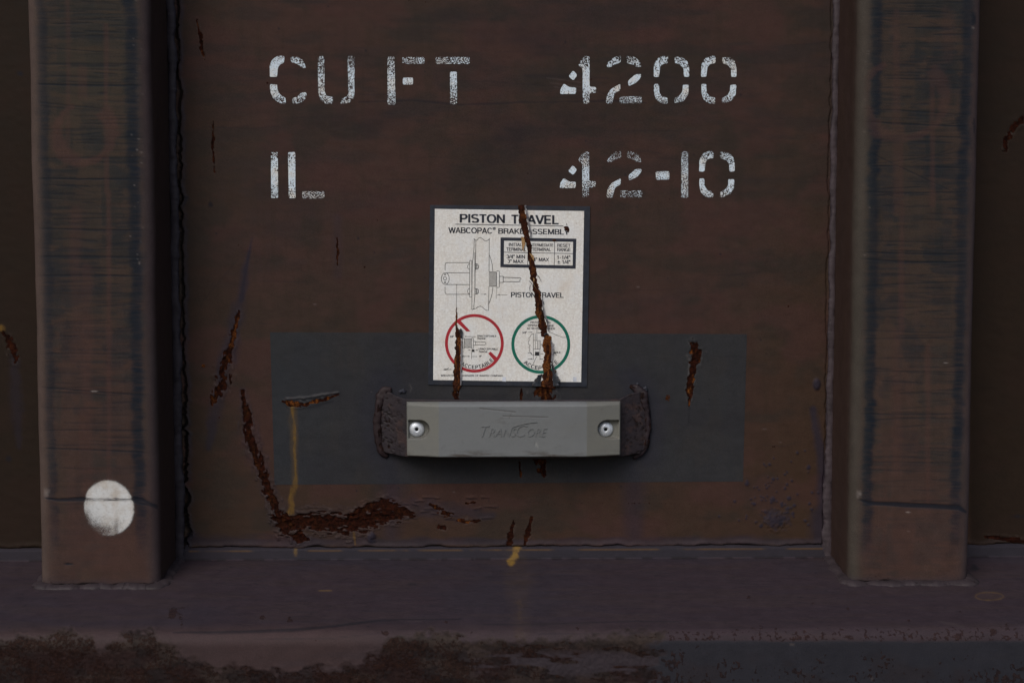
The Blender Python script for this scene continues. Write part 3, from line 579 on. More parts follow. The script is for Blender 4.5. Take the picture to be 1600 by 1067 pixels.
def foot_weld(x0, x1, post, seed):
    pts = []
    for d in np.linspace(.004, D-.006, 12): pts.append((x0-.001, d, ledge_z(d)+.001))
    for x in np.linspace(x0+.004, x1-.004, 24): pts.append((x, D+.001, ledge_z(D)+.001))
    for d in np.linspace(D-.006, .004, 12): pts.append((x1+.001, d, ledge_z(d)+.001))
    pts = [(p[0], p[1]+(vnoise(np.array([i*.45]), np.array([1.]), seed)[0]-.5)*.005, p[2]-.0028+(vnoise(np.array([i*.6]), np.array([5.]), seed)[0]-.5)*.0016) for i, p in enumerate(pts)]
    bead('weld_bead', pts, .0098, seed, post, (.036, .027, .031), .28, up=(0, 0, 1), flat=.50, rust=.22)
foot_weld(PXL0, PXL1, postL, 340); foot_weld(PXR0, PXR1, postR, 350)

# ------------------------------------------------------------------ the sill
def make_sill():
    r = .013; sl = math.atan(SL); prof = []
    z1 = ledge_z(dd)
    prof += [(-.004, ZB+.004), (.0015, ZB-.0006)]; 
    for t in np.linspace(0, 1, 9): prof.append((.0022+.0018*t, ZB-.001-(ZB-.001-LEDGE0[1])*t))
    for t in np.linspace(0, 1, int((dd-r-.004)/.0015))[1:]: d = .004+(dd-r-.004)*t; prof.append((d, ledge_z(d)))
    zc0 = ledge_z(dd-r)
    for a in np.linspace(0, math.pi/2-sl, 14)[1:]: prof.append((dd-r+r*math.sin(a+sl)-r*math.sin(sl), zc0-r*math.cos(sl)+r*math.cos(a+sl)))
    dF, zF = prof[-1]
    for t in np.linspace(0, .075, 64)[1:]: prof.append((dF, zF-t))
    for t in np.linspace(.08, .16, 8): prof.append((dF, zF-t))
    for t in np.linspace(0, dF-.02, 6)[1:]: prof.append((dF-t, zF-.166))
    prof = np.array(prof); L = np.concatenate([[0], np.cumsum(np.linalg.norm(np.diff(prof, axis=0), axis=1))])
    xs = axis(-1.0, 1.0, .00125, P(-12, 986, dd)[0]-.05, P(1612, 986, dd)[0]+.05, .012)
    X, Dp = np.meshgrid(xs, prof[:, 0]); Z = np.meshgrid(xs, prof[:, 1])[1]*0+prof[:, 1][:, None]; S_ = L[:, None]*1000+0*X
    T = np.gradient(prof, axis=0); T /= np.linalg.norm(T, axis=1)[:, None]; N = np.stack([-T[:, 1], T[:, 0]], -1)
    V = np.stack([X, -Dp, Z], -1); px, py = F(V); lx = X*1000
    under = Z < zF-.077
    g = lambda n: SC.get(n, px, py)*(~under)
    c = np.zeros(px.shape+(3,))+np.array((.036, .0255, .032))
    c = mixc(c, .7*sm(.35, .75, fbm(lx, S_, 190, 90, 400)), (.031, .026, .035)); c = mixc(c, .5*sm(.45, .8, fbm(lx, S_, 60, 16, 401)), (.041, .029, .031))
    c = mixc(c, .4*sm(.5, .8, fbm(lx, S_, 30, 2.5, 402)), (.028, .023, .029))
    led = LEDGE0[1]; strip = (Z > led+.0004)
    c = mixc(c, .7*strip, (.023, .022, .030))
    # orange line under the sheet edge, broken dark line at the foot of the strip
    o_l = np.exp(-((Z-(ZB-.0020))/.0006)**2)*sm(.3, .65, fbm(lx, S_*0, 30, 9, 403))*sm(.1, .3, fbm(lx, S_*0, 300, 9, 404))*(Dp < .005)
    c = mixc(c, np.clip(.8*o_l, 0, 1)*(px > 295)*(px < 1290), (.13, .07, .02))
    dl = np.exp(-((Z-(led+.0005))/.0009)**2)*(Dp < .008)*sm(.42, .62, fbm(lx, S_*0, 10, 9, 405)); c = mixc(c, .9*dl, (.008, .007, .008))
    edge = sm(dd-.035, dd-.006, Dp)*(~under); c = mixc(c, .55*edge*(1-sm(900, 1100, px)*.6), (.050, .034, .036)); c = mixc(c, .35*edge*(1-sm(500, 640, px)), (.066, .040, .036))  # paler pink paints in the light caught by the rounded front edge
    rcol = np.zeros(c.shape)+np.array((.026, .018, .016)); rcol = mixc(rcol, sm(.4, .65, fbm(px, py, 70, 34, 410, 4))*sm(995, 1030, py), (.017, .0085, .008)); rcol = mixc(rcol, .8*sm(.5, .75, fbm(px, py, 24, 14, 411, 4)), (.010, .0075, .008)); rcol = mixc(rcol, .6*(1-sm(1000, 1022, py))*fbm(px, py, 40, 12, 412), (.034, .025, .019)); rcol = rcol*(.7+.7*fbm(px, py, 5, 4, 413, 4))[..., None]
    ra_ = g('rusted'); c = c*(1-.92*ra_[..., None])+rcol*.92*ra_[..., None]
    c = mixc(c, .85*g('slate'), (.0215, .0235, .031)); c = mixc(c, .28*g('slate')*sm(.5, .75, fbm(px, py, 60, 30, 414, 5))*sm(1010, 1045, py), (.026, .017, .017)); c = mixc(c, .5*g('grv'), (.034, .030, .038))
    c = mixc(c, .85*g('dk'), (.012, .013, .018)); c = mixc(c, .6*g('lt'), (.085, .068, .066)); c = mixc(c, np.clip(g('yel')*(.5+.9*fbm(lx, S_, 5, 5, 406)), 0, 1), (.20, .12, .03))
    # darker mottling on the ledge around the post sides
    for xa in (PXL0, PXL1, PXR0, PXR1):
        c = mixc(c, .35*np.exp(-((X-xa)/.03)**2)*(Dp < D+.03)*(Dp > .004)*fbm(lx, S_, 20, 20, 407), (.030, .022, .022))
    rust = g('rust')+.25*under
    h = g('h')+(fbm(lx, S_, 180, 120, 408, 2)-.5)*.0022*sm(.0, .03, Dp)+(fbm(lx, S_, 9, 6, 409, 3)-.5)*.0002
    N[:2] = 0
    V[..., 1] -= h*N[:, 0][:, None]; V[..., 2] += h*N[:, 1][:, None]
    return grid_mesh('side_sill', V-CO, dict(col=c, rust=rust, org=.10*rust))
link('side_sill', make_sill(), car, M_SILL, label='sloping maroon sill ledge below the sheet with rust patches along its front')

# ------------------------------------------------------------------ stencilled characters
ZQ = 3.9525
def CL(p): return (400+p[0]/ZQ, 60+p[1]/ZQ)
def CR(p): return (820+p[0]/ZQ, 60+p[1]/ZQ)
def stencil(name, char, segs, conv, wears, orgs=None, label=None):
    bm = bmesh.new(); wl = bm.verts.layers.float.new('wear'); ol = bm.verts.layers.float.new('org')
    for si, pts in enumerate(segs):
        b2 = bmesh.new(); q = [conv(p) for p in pts]; n = len(q); fine = []
        for i in range(n):                      # smooth, very slightly wavering outline
            a, b = q[i], q[(i+1) % n]; m = max(1, int(math.hypot(b[0]-a[0], b[1]-a[1])/1.6))
            for k in range(m): fine.append((a[0]+(b[0]-a[0])*k/m, a[1]+(b[1]-a[1])*k/m))
        f = np.array(fine)
        for _ in range(2): f = .5*f+.25*(np.roll(f, 1, 0)+np.roll(f, -1, 0))
        f += (np.random.RandomState(si+int(abs(f[0, 0]))).rand(*f.shape)-.5)*.5
        vs = [b2.verts.new((x, y, 0)) for x, y in f]; b2.faces.new(vs); bmesh.ops.triangulate(b2, faces=b2.faces[:])
        y0, y1 = f[:, 1].min(), f[:, 1].max()
        for yy in np.arange(y0+3, y1, 3.0):
            bmesh.ops.bisect_plane(b2, geom=b2.verts[:]+b2.edges[:]+b2.faces[:], plane_co=(0, yy, 0), plane_no=(0, 1, 0))
        w0, w1, w2 = wears[si % len(wears)]
        mp = {}
        for v in b2.verts:
            t = (v.co.y-y0)/(y1-y0); w = lerp(w0, w1, t*2) if t < .5 else lerp(w1, w2, t*2-1)
            nv = bm.verts.new(v.co); nv[wl] = w; nv[ol] = orgs[si] if orgs else 0; mp[v] = nv
        for fc in b2.faces: bm.faces.new([mp[v] for v in fc.verts])
        b2.free()
    bm.verts.ensure_lookup_table(); pxy = np.array([(v.co.x, v.co.y) for v in bm.verts])
    h = panel_h(pxy[:, 0], pxy[:, 1]); W3 = P(pxy[:, 0], pxy[:, 1], 0); W3[:, 1] = -(h+.00045)
    for v, p in zip(bm.verts, W3-CO): v.co = p
    bmesh.ops.recalc_face_normals(bm, faces=bm.faces[:])
    me = bpy.data.meshes.new(name); bm.to_mesh(me); bm.free()
    return link(name, me, panel, M_STENCIL, label=label or ('white stencilled character %s' % char))
C_ = [[(85,240),(85,170),(98,135),(128,113),(175,108),(175,152),(150,160),(136,180),(130,240)], [(213,115),(260,118),(292,140),(310,185),(283,185),(265,165),(242,155),(218,150)],
      [(85,285),(130,285),(135,325),(152,352),(185,370),(183,407),(138,398),(105,370),(90,335)], [(225,370),(258,360),(280,335),(315,335),(308,370),(285,395),(250,405),(225,405)]]
stencil('stencil_letter', 'C', C_, CL, [(.45, .15, .1), (.6, .5, .4), (.3, .3, .6), (.4, .6, .7)], label='white stencilled letter C in the upper row')
U_ = [[(382,112),(422,112),(424,330),(436,358),(480,366),(472,405),(425,403),(395,380),(384,335)], [(565,112),(610,112),(608,365),(575,400),(522,407),(527,370),(560,362),(572,345),(570,300)]]
stencil('stencil_letter', 'U', U_, CL, [(.7, .45, .55), (.7, .4, .65)], label='white stencilled letter U in the upper row')
stencil('stencil_letter', 'F', [[(812,115),(855,115),(862,410),(812,410)], [(900,118),(1040,118),(1040,160),(905,160)], [(905,245),(970,243),(970,287),(907,287)]], CL, [(.75, .25, .7), (.68, .62, .68), (.3, .2, .3)], [.12, 0, .1], label='white stencilled letter F in the upper row')
stencil('stencil_letter', 'T', [[(1110,117),(1320,117),(1318,160),(1110,160)], [(1198,207),(1240,207),(1242,410),(1200,410)]], CL, [(.68, .62, .66), (.2, .45, .75)], label='white stencilled letter T in the upper row')
stencil('stencil_letter', 'I', [[(92,703),(135,703),(137,988),(94,988)]], CL, [(.6, 0.0, .5)], label='white stencilled letter I in the lower row')
stencil('stencil_letter', 'L', [[(198,703),(243,703),(245,988),(203,988)], [(285,945),(423,945),(423,990),(288,990)]], CL, [(.4, 0, .4), (.65, .6, .68)], [0, .3], label='white stencilled letter L in the lower row')
N4 = [[(365,112),(400,112),(400,300),(440,302),(440,338),(398,340),(398,405),(357,405),(357,190),(330,165)], [(298,200),(325,228),(300,262),(270,236)], [(218,345),(220,315),(242,280),(275,303),(318,305),(315,345)]]
N2 = [[(502,178),(525,135),(560,115),(592,110),(592,150),(550,165),(530,180)], [(630,110),(680,118),(710,145),(720,180),(690,180),(665,162),(630,155)], [(720,222),(715,245),(690,275),(640,297),(637,265),(680,225)],
      [(590,282),(590,320),(555,340),(545,375),(540,405),(502,405),(505,360),(530,315)], [(585,360),(722,360),(722,403),(585,403)]]
N0 = [[(795,240),(797,165),(820,125),(850,112),(885,110),(885,155),(850,160),(835,180),(828,240)], [(925,115),(975,120),(1005,145),(1015,190),(1015,240),(982,240),(980,190),(960,165),(925,155)],
      [(797,283),(828,283),(830,335),(850,362),(882,367),(882,405),(840,402),(808,375),(797,335)], [(975,288),(1013,288),(1010,345),(985,385),(925,407),(925,370),(960,350),(975,325)]]
def shift(segs, dx, row): return [[(x+dx, y if row == 0 else 697+(y-110)*.974) for x, y in s] for s in segs]
w4 = [(.75, -.1, .8), (.0, .0, .0), (.1, .1, .2)]; w2 = [(.75, .4, .2), (.65, .6, .4), (.15, -.1, .3), (.1, .3, .75), (.6, .65, .7)]; w0 = [(.6, .3, .05), (.65, .4, .05), (.15, .35, .6), (.1, .35, .65)]
stencil('stencil_digit', '4', N4, CR, w4, [.05, 0, 0], label='white stencilled digit 4 starting the upper number')
stencil('stencil_digit', '2', N2, CR, w2, [0, .15, .05, 0, 0], label='white stencilled digit 2 in the upper number')
stencil('stencil_digit', '0', N0, CR, w0, label='white stencilled digit 0, third in the upper number')
stencil('stencil_digit', '0', shift(N0, 293, 0), CR, w0, label='white stencilled digit 0 ending the upper number')
w4b = [(.85, .3, .85), (.1, .1, .1), (.1, .2, .4)]; w2b = [(.8, .7, .6), (.8, .75, .7), (.3, .2, .5), (.1, .3, .7), (.75, .75, .8)]
stencil('stencil_digit', '4', shift(N4, -2, 1), CR, w4b, label='white stencilled digit 4 starting the lower number')
stencil('stencil_digit', '2', shift(N2, 3, 1), CR, w2b, label='speckled white stencilled digit 2 in the lower number')
stencil('stencil_dash', '-', [[(807,822),(893,822),(893,872),(812,875)]], CR, [(.4, .3, .5)], label='short white stencilled dash in the lower number')
stencil('stencil_digit', '1', [[(967,700),(1008,700),(1010,985),(965,985)]], CR, [(.65, .45, .65)], label='white stencilled digit 1 after the dash')
stencil('stencil_digit', '0', shift(N0, -281+562, 1), CR, w0, label='white stencilled digit 0 ending the lower number')

# round sprayed spot on the left post
def spot():
    cx, cy = 168, 795; rr = np.linspace(0, 1, 60); aa = np.linspace(0, 2*math.pi, 180, endpoint=False)
    A, Rr = np.meshgrid(aa, rr); Rr = Rr*1.0; px = cx+Rr*46*np.cos(A); py = cy+Rr*50*np.sin(A)
    flat = 1-.06*np.maximum(0, -np.cos(A)-.75)*4; px = cx+(px-cx)*flat
    V = P(px, py, D+.0009)
    left = sm(150, 124, px); low = sm(815, 845, py)
    wear = -.02+.78*sm(.80, .99, Rr)+.34*left*sm(.2, 1, Rr)+.66*sm(775, 845, py)*sm(215, 130, px)*sm(.0, .6, Rr)+.10*sm(800, 840, py)+.10*(fbm(px, py, 30, 24, 505)-.5)
    band = np.exp(-((py-(780+(px-168)*.01))/2.6)**2)
    wear = wear+.75*band*(.1+.9*fbm(px, py, 22, 1.6, 501))+.12*np.exp(-((px-182)/3.0)**2)*sm(760, 775, py)
    return grid_mesh('paint_spot', V-CO, dict(wear=wear, org=.10*np.exp(-((px-180)/5)**2)+.05*left), closed=True, flip=True)
link('paint_spot', spot(), postL, M_DOT, label='round white sprayed paint spot crossed by a dark scratch')

# ------------------------------------------------------------------ bracket under the tag
def strap():
    # plan profile of the front surface: (photo x, depth)
    prof = [(591, .003), (600, .006), (610, .0085), (620, .0115), (634, .0170), (660, .0185), (800, .0190), (945, .0185), (968, .0170), (984, .0120), (996, .0085), (1006, .006), (1013, .003)]
    xs = np.interp(np.linspace(0, 1, 340), np.linspace(0, 1, len(prof)), [p[0] for p in prof]); xs = np.linspace(591, 1013, 360)
    ds_ = np.interp(xs, [p[0] for p in prof], [p[1] for p in prof]); k = np.ones(15)/15
    ds_ = np.convolve(np.pad(ds_, 7, 'edge'), k, 'valid')
    top = np.interp(xs, [591, 594, 600, 608, 618, 634, 800, 968, 985, 1000, 1008, 1013], [650, 628, 616, 612, 619, 624, 626, 624, 616, 612, 628, 652])
    bot = np.interp(xs, [591, 594, 600, 610, 634, 700, 800, 900, 968, 1000, 1008, 1013], [690, 700, 706, 709, 713.5, 716.5, 717, 716.5, 713.5, 708, 700, 686])
    rows = []; th = .005
    tt = np.linspace(0, 1, 90)
    X = xs[None, :]+0*tt[:, None]; Y = top[None, :]*(1-tt[:, None])+bot[None, :]*tt[:, None]; Dd = ds_[None, :]+0*tt[:, None]
    pitn = fbm(X, Y, 3.2, 3.6, 520, 3); pm = sm(.64, .71, pitn)*(sm(655, 600, X)+sm(950, 1005, X)); h = -.0006*pm+(fbm(X, Y, 9, 9, 521, 2)-.5)*.0004
    V = P(X, Y, Dd+h)
    backT = V[:1].copy(); backT[..., 1] += th; backB = V[-1:].copy(); backB[..., 1] += th
    Vv = np.concatenate([backT, V, backB, backT], 0)
    c = np.zeros(X.shape+(3,))+np.array((.028, .021, .024)); c = mixc(c, .7*fbm(X, Y, 14, 18, 522), (.018, .016, .023)); c = mixc(c, .85*pm, (.008, .005, .005))
    c = mixc(c, .5*sm(.6, .8, fbm(X, Y, 12, 12, 523)), (.052, .031, .028))
    c = np.concatenate([c[:1], c, c[-1:]*1.9+.02, c[:1]], 0); ru = np.concatenate([0*pm[:1], .35*pm+.25*sm(.5, .8, fbm(X, Y, 8, 8, 524)), 0*pm[:1], 0*pm[:1]], 0)
    return grid_mesh('tag_bracket', Vv-CO, dict(col=c, rust=ru, org=0*ru))
br = link('tag_bracket', strap(), car, M_WELD, label='bent dark steel strap welded to the sheet behind the grey tag')
def pxpath(pts): return [(P(x, y, 0)[0], d, P(x, y, 0)[2]) for x, y, d in pts]
bead('weld_bead', pxpath([(612, 610, .002), (602, 610, .003), (595, 620, .004), (592, 640, .004), (590, 665, .004), (592, 688, .004), (598, 705, .004), (606, 713, .002)]),
     [.003, .0042, .0046, .0044, .004, .004, .0038, .002], 530, br, (.022, .013, .015), .45, flat=.55, rust=.5, up=(0, 1, 0))
bead('weld_bead', pxpath([(984, 603, .0005), (993, 606, .003), (1003, 617, .004), (1009, 640, .004), (1012, 668, .004), (1008, 692, .004), (1001, 706, .003), (990, 716, .002)]),
     [.0012, .0040, .005, .0042, .004, .004, .004, .002], 531, br, (.021, .014, .018), .5, flat=.55, rust=.5, up=(0, 1, 0))
for k in range(5, 10):   # spatter beside the welds
    a = k % 2; x = (976+rs.rand()*36) if a else (606+rs.rand()*26); y = (596+rs.rand()*16) if a else (602+rs.rand()*8)
    if k > 9: x = 985+rs.rand()*34 if a else 594+rs.rand()*20; y = 716+rs.rand()*14
    x2 = x+rs.randn()*4; bead('weld_spatter', pxpath([(x, y, .001), (x2+.5, y+2+rs.rand()*2, .001)]), .0012+.0013*rs.rand(), 540+k, br, (.026, .028, .040), .5, rust=.1)

# ------------------------------------------------------------------ the grey tag (a thing of its own)
tagc = P(802, 671, .03); tag = bpy.data.objects.new('transponder_tag', None); COL.objects.link(tag); tag.location = tagc
tag['label'] = 'grey plastic transponder tag held by two bright rivets on a steel strap below the sticker'; tag['category'] = 'transponder tag'
def tag_mesh():
    DE, DM = .0285, .0400                                    # depth of the front at the ends and in the middle
    xl, xr = P(635.5, 671, DE)[0], P(969.5, 671, DE)[0]; zt_, zb_ = P(802, 627.5, DE-.006)[2], P(802, 711.8, DE)[2]
    xa, xb = P(685.5, 671, DM)[0], P(917, 671, DM)[0]
    xs = np.linspace(xl, xr, 330); z = np.linspace(zt_, zb_, 92); X, Z = np.meshgrid(xs, z)
    base = np.interp(X, [xl, xa, xb, xr], [DE, DM, DM, DE]); base = base+.0
    # soft edge rounding and top chamfer
    et = (zt_-Z); eb = (Z-zb_); el = np.minimum(X-xl, xr-X)
    d = base - .0042*np.clip(1-et/.0032, 0, 1)**1.3*(.35+.65*sm(xl, xa, X)*(1-sm(xb, xr, X))) - .0012*np.clip(1-eb/.0014, 0, 1)**2-.0012*np.clip(1-el/.0014, 0, 1)**2
    px, py = F(np.stack([X, -base, Z], -1)); dirt = 0*X
    for cx, s in ((655.5, 1), (949.5, -1)):                   # pockets for the rivets, open towards the end
        qx = (px-cx)*s; qy = py-671
        dist = np.where(qx > 0, np.hypot(qx, qy*1.05), abs(qy)*1.05); inside = (1-sm(13.6, 15.6, dist))*(qx > -17.5)
        floor = DE-.0045; d = lerp(d, np.minimum(d, floor), inside); dirt = np.maximum(dirt, .45*np.exp(-((dist-14.6)/1.2)**2)*(qx > -17))
    lt = 0*X
    for a, b, w, dep in (((750, 638), (805, 644), .8, .0004), ((786, 650), (856, 652), .7, .0004), ((800, 643), (795, 654), .5, .0002)):
        dx, dy = b[0]-a[0], b[1]-a[1]; t = np.clip(((px-a[0])*dx+(py-a[1])*dy)/(dx*dx+dy*dy), 0, 1); q = np.hypot(px-a[0]-t*dx, py-a[1]-t*dy)
        d = d-dep*np.exp(-(q/w)**2); dirt = np.maximum(dirt, .65*np.exp(-(q/w)**2))
    dirt = np.maximum(dirt, .25*sm(.58, .8, fbm(px, py, 16, 6, 560))*np.exp(-((px-800)/40)**2-((py-655)/14)**2))
    dirt = np.maximum(dirt, .75*sm(.35, .8, fbm(px, py, 30, 4, 561))*sm(700, 711, py)); dirt = np.maximum(dirt, .3*sm(635, 629, py)*fbm(px, py, 20, 8, 562))
    for (x, y, v) in ((838, 694, .7), (840, 697, .6)): lt = np.maximum(lt, v*np.exp(-((px-x)/1.2)**2-((py-y)/3.0)**2))
    d -= .0006*np.exp(-((px-836)/1.0)**2-((py-694)/3.5)**2)
    mid = sm(xa-.0008, xa+.0008, X)*(1-sm(xb-.0008, xb+.0008, X)); mid = mid*.8+.2*fbm(px, py, 60, 30, 563)
    V = np.stack([X, -d, Z], -1); B = .0195
    def flat(a, dd_): b = a.copy(); b[..., 1] = -dd_; return b
    top = flat(V[:1], B); bot = flat(V[-1:], B); V = np.concatenate([top, V, bot], 0)
    lf = flat(V[:, :1], B); rt = flat(V[:, -1:], B); V = np.concatenate([lf, V, rt], 1)
    pad = lambda a: np.pad(a, 1, 'edge')
    return grid_mesh('body', V-tagc, dict(mid=pad(mid), dirt=pad(dirt), lt=pad(lt)))
tb = link('body', tag_mesh(), tag, M_TAG)
def lathe(name, prof, center, k=40, jitter=0):
    """prof: (radius, depth out of the wall)"""
    a = np.linspace(0, 2*math.pi, k, endpoint=False); r_ = np.array([p[0] for p in prof]); h_ = np.array([p[1] for p in prof])
    A, Rr = np.meshgrid(a, r_); Hh = h_[:, None]+0*A
    return grid_mesh(name, np.stack([center[0]+Rr*np.cos(A), center[1]-Hh, center[2]+Rr*np.sin(A)], -1), closed=True, flip=True)
for cx in (651, 946.5):
    c = P(cx, 671, .0285); c = np.array([c[0], -.0225, c[2]])-tagc
    prof = [(.0046, 0), (.0080, .0012), (.0084, .0022), (.0080, .0032), (.0068, .0041), (.0052, .0048), (.0034, .0052), (.0024, .0052), (.0018, .0047), (.0017, .0010), (.00001, .0008)]
    rv = link('rivet', lathe('rivet', prof, c), tag, M_RIVET)
    link('rivet_hole', lathe('rivet_hole', [(.0019, .0048), (.00001, .0049)], c, 16), rv, M_HOLE)

# ------------------------------------------------------------------ flat lettering helpers
def text_mesh(body, bold=.0, spacing=1.0, italic=0, extrude=0.0):
    cu = bpy.data.curves.new('t', 'FONT'); cu.body = body; cu.offset = bold; cu.space_character = spacing; cu.shear = italic; cu.fill_mode = 'BOTH' if extrude else 'FRONT'; cu.resolution_u = 4; cu.extrude = extrude
    o = bpy.data.objects.new('t', cu); COL.objects.link(o); dg = bpy.context.evaluated_depsgraph_get()
    me = bpy.data.meshes.new_from_object(o.evaluated_get(dg)); bpy.data.objects.remove(o); bpy.data.curves.remove(cu)
    me.materials.clear(); return me
def coords(me): a = np.zeros(len(me.vertices)*3, np.float32); me.vertices.foreach_get('co', a); return a.reshape(-1, 3).astype(float)
def setco(me, a): me.vertices.foreach_set('co', a.astype(np.float32).reshape(-1)); me.update()

# raised wordmark and swoosh on the tag
def emboss(me, x0, y0, x1, y1, name):
    a = coords(me); mn, mx = a.min(0), a.max(0); u = (a[:, 0]-mn[0])/(mx[0]-mn[0]); v = (a[:, 1]-mn[1])/(mx[1]-mn[1]); d = .0400+.0008*(a[:, 2] > 0)-.0006*(a[:, 2] <= 0)
    W3 = P(lerp(x0, x1, u), lerp(y1, y0, v), d); setco(me, W3-tagc)
    put_attrs(me, dict(mid=np.ones(len(a)), dirt=np.full(len(a), .05), lt=np.full(len(a), .06)))
    link(name, me, tb, M_TAG)
for s, x0, x1, y0 in (('T', 752, 765, 665), ('RANS', 764, 808, 669), ('C', 806, 824, 663.5), ('ORE', 824, 855, 669)):
    emboss(text_mesh(s, -.012 if len(s) == 1 else -.015, 1, .35, .02), x0, y0, x1, 682, 'raised_letter')
def ribbon_pts(pts, w, closed=False):
    p = np.array(pts, float); n = len(p)
    if closed: t = np.roll(p, -1, 0)-np.roll(p, 1, 0)
    else: t = np.gradient(p, axis=0)
    t /= np.linalg.norm(t, axis=1)[:, None]+1e-9; nn = np.stack([-t[:, 1], t[:, 0]], -1); w = np.broadcast_to(np.asarray(w, float), (n,))
    # mitre
    return p+nn*w[:, None]/2, p-nn*w[:, None]/2
def swoosh():
    t = np.linspace(0, 1, 24); x = 800+40*t; y = 669-9.5*np.sin(t*1.57)**.7; w = .3+1.1*np.sin(t*3.14)**.7
    a, b = ribbon_pts(np.stack([x, y], -1), w); V0 = [P(a[:, 0], a[:, 1], .0397), P(a[:, 0], a[:, 1], .0409), P(b[:, 0], b[:, 1], .0409), P(b[:, 0], b[:, 1], .0397)]
    V = np.stack(V0, 0); me = grid_mesh('raised_swoosh', V-tagc, dict(mid=np.ones(96), dirt=np.full(96, .1), lt=np.full(96, .12)), smooth=False); link('raised_swoosh', me, tb, M_TAG)
swoosh()

# ------------------------------------------------------------------ the sticker (a thing of its own)
K = 5.926
dcen = P(795, 462, .0); dec = bpy.data.objects.new('instruction_sticker', None); COL.objects.link(dec); dec.location = dcen
dec['label'] = 'torn white piston travel sticker with navy border above the grey tag'; dec['category'] = 'sticker'
def A_(x, y): return 660+x/K, 310+y/K
def B_(x, y): return 660+x/K, 470+y/K
DB = .0016; DW = .0019
def slab(name, corners, d0, d1, m, parent, lab=None, n=40):
    (tl, tr, br_, bl) = corners; U, T = np.meshgrid(np.linspace(0, 1, n), np.linspace(0, 1, n))
    px = (tl[0]*(1-U)+tr[0]*U)*(1-T)+(bl[0]*(1-U)+br_[0]*U)*T; py = (tl[1]*(1-U)+tr[1]*U)*(1-T)+(bl[1]*(1-U)+br_[1]*U)*T
    e = np.minimum(np.minimum(U, 1-U), np.minimum(T, 1-T)) < 1e-6
    V = P(px, py, d1); V = np.concatenate([V[:1], V, V[-1:]], 0); V = np.concatenate([V[:, :1], V, V[:, -1:]], 1)
    V[0, :, 1] = V[-1, :, 1] = V[:, 0, 1] = V[:, -1, 1] = -d0
    o = link(name, grid_mesh(name, V-dcen, smooth=False), parent, m)
    if lab: o['label'] = lab
    return o
slab('border', [(672, 320.5), (922, 322.5), (917, 604.5), (669, 601)], -.001, DB, M_BORDER, dec)
film = slab('film', [(679.5, 326.6), (912.6, 330), (908, 597), (676.8, 593.6)], .001, DW, M_FILM, dec)
DP = DW+.00016
class Ink:
    def __init__(s): s.v = []; s.f = []
    def rib(s, pts, w=3.4, conv=A_, closed=False):
        if len(pts) == 2 and not closed: pts = [pts[0], pts[1]]
        a, b = ribbon_pts(pts, w, closed); n = len(a); o = len(s.v)
        for p, q in zip(a, b): s.v += [conv(*p), conv(*q)]
        for i in range(n if closed else n-1): j = (i+1) % n; s.f.append((o+2*i, o+2*i+1, o+2*j+1, o+2*j))
        return s
    def seg(s, pts, w=3.4, conv=A_):
        for a, b in zip(pts[:-1], pts[1:]): s.rib([a, b], w, conv)
        return s
    def circ(s, cx, cy, rx, ry=None, w=3.4, conv=A_, a0=0, a1=360, n=48):
        ry = ry or rx; full = a1-a0 >= 360
        t = np.radians(np.linspace(a0, a1, n, endpoint=not full)); s.rib([(cx+rx*math.cos(q), cy+ry*math.sin(q)) for q in t], w, conv, full); return s
    def poly(s, pts, conv=A_): o = len(s.v); s.v += [conv(*p) for p in pts]; s.f.append(tuple(range(o, o+len(pts)))); return s
    def arrow(s, x, y, dirx, conv=A_, ln=26, hh=5): return s.poly([(x, y), (x-dirx*ln, y-hh), (x-dirx*ln, y+hh)], conv)
    def done(s, name, m, parent, dep=DP, lab=None):
        v = np.array(s.v); me = poly_mesh(name, P(v[:, 0], v[:, 1], dep)-dcen, s.f)
        bm = bmesh.new(); bm.from_mesh(me)
        for f in bm.faces:
            f.normal_update()
            if f.normal.y > 0: f.normal_flip()
        bm.to_mesh(me); bm.free(); o = link(name, me, parent, m)
        if lab: o['label'] = lab
        return o
def arc(cx, cy, rx, ry, a0, a1, n=10):
    return [(cx+rx*math.cos(math.radians(a)), cy+ry*math.sin(math.radians(a))) for a in np.linspace(a0, a1, n)]
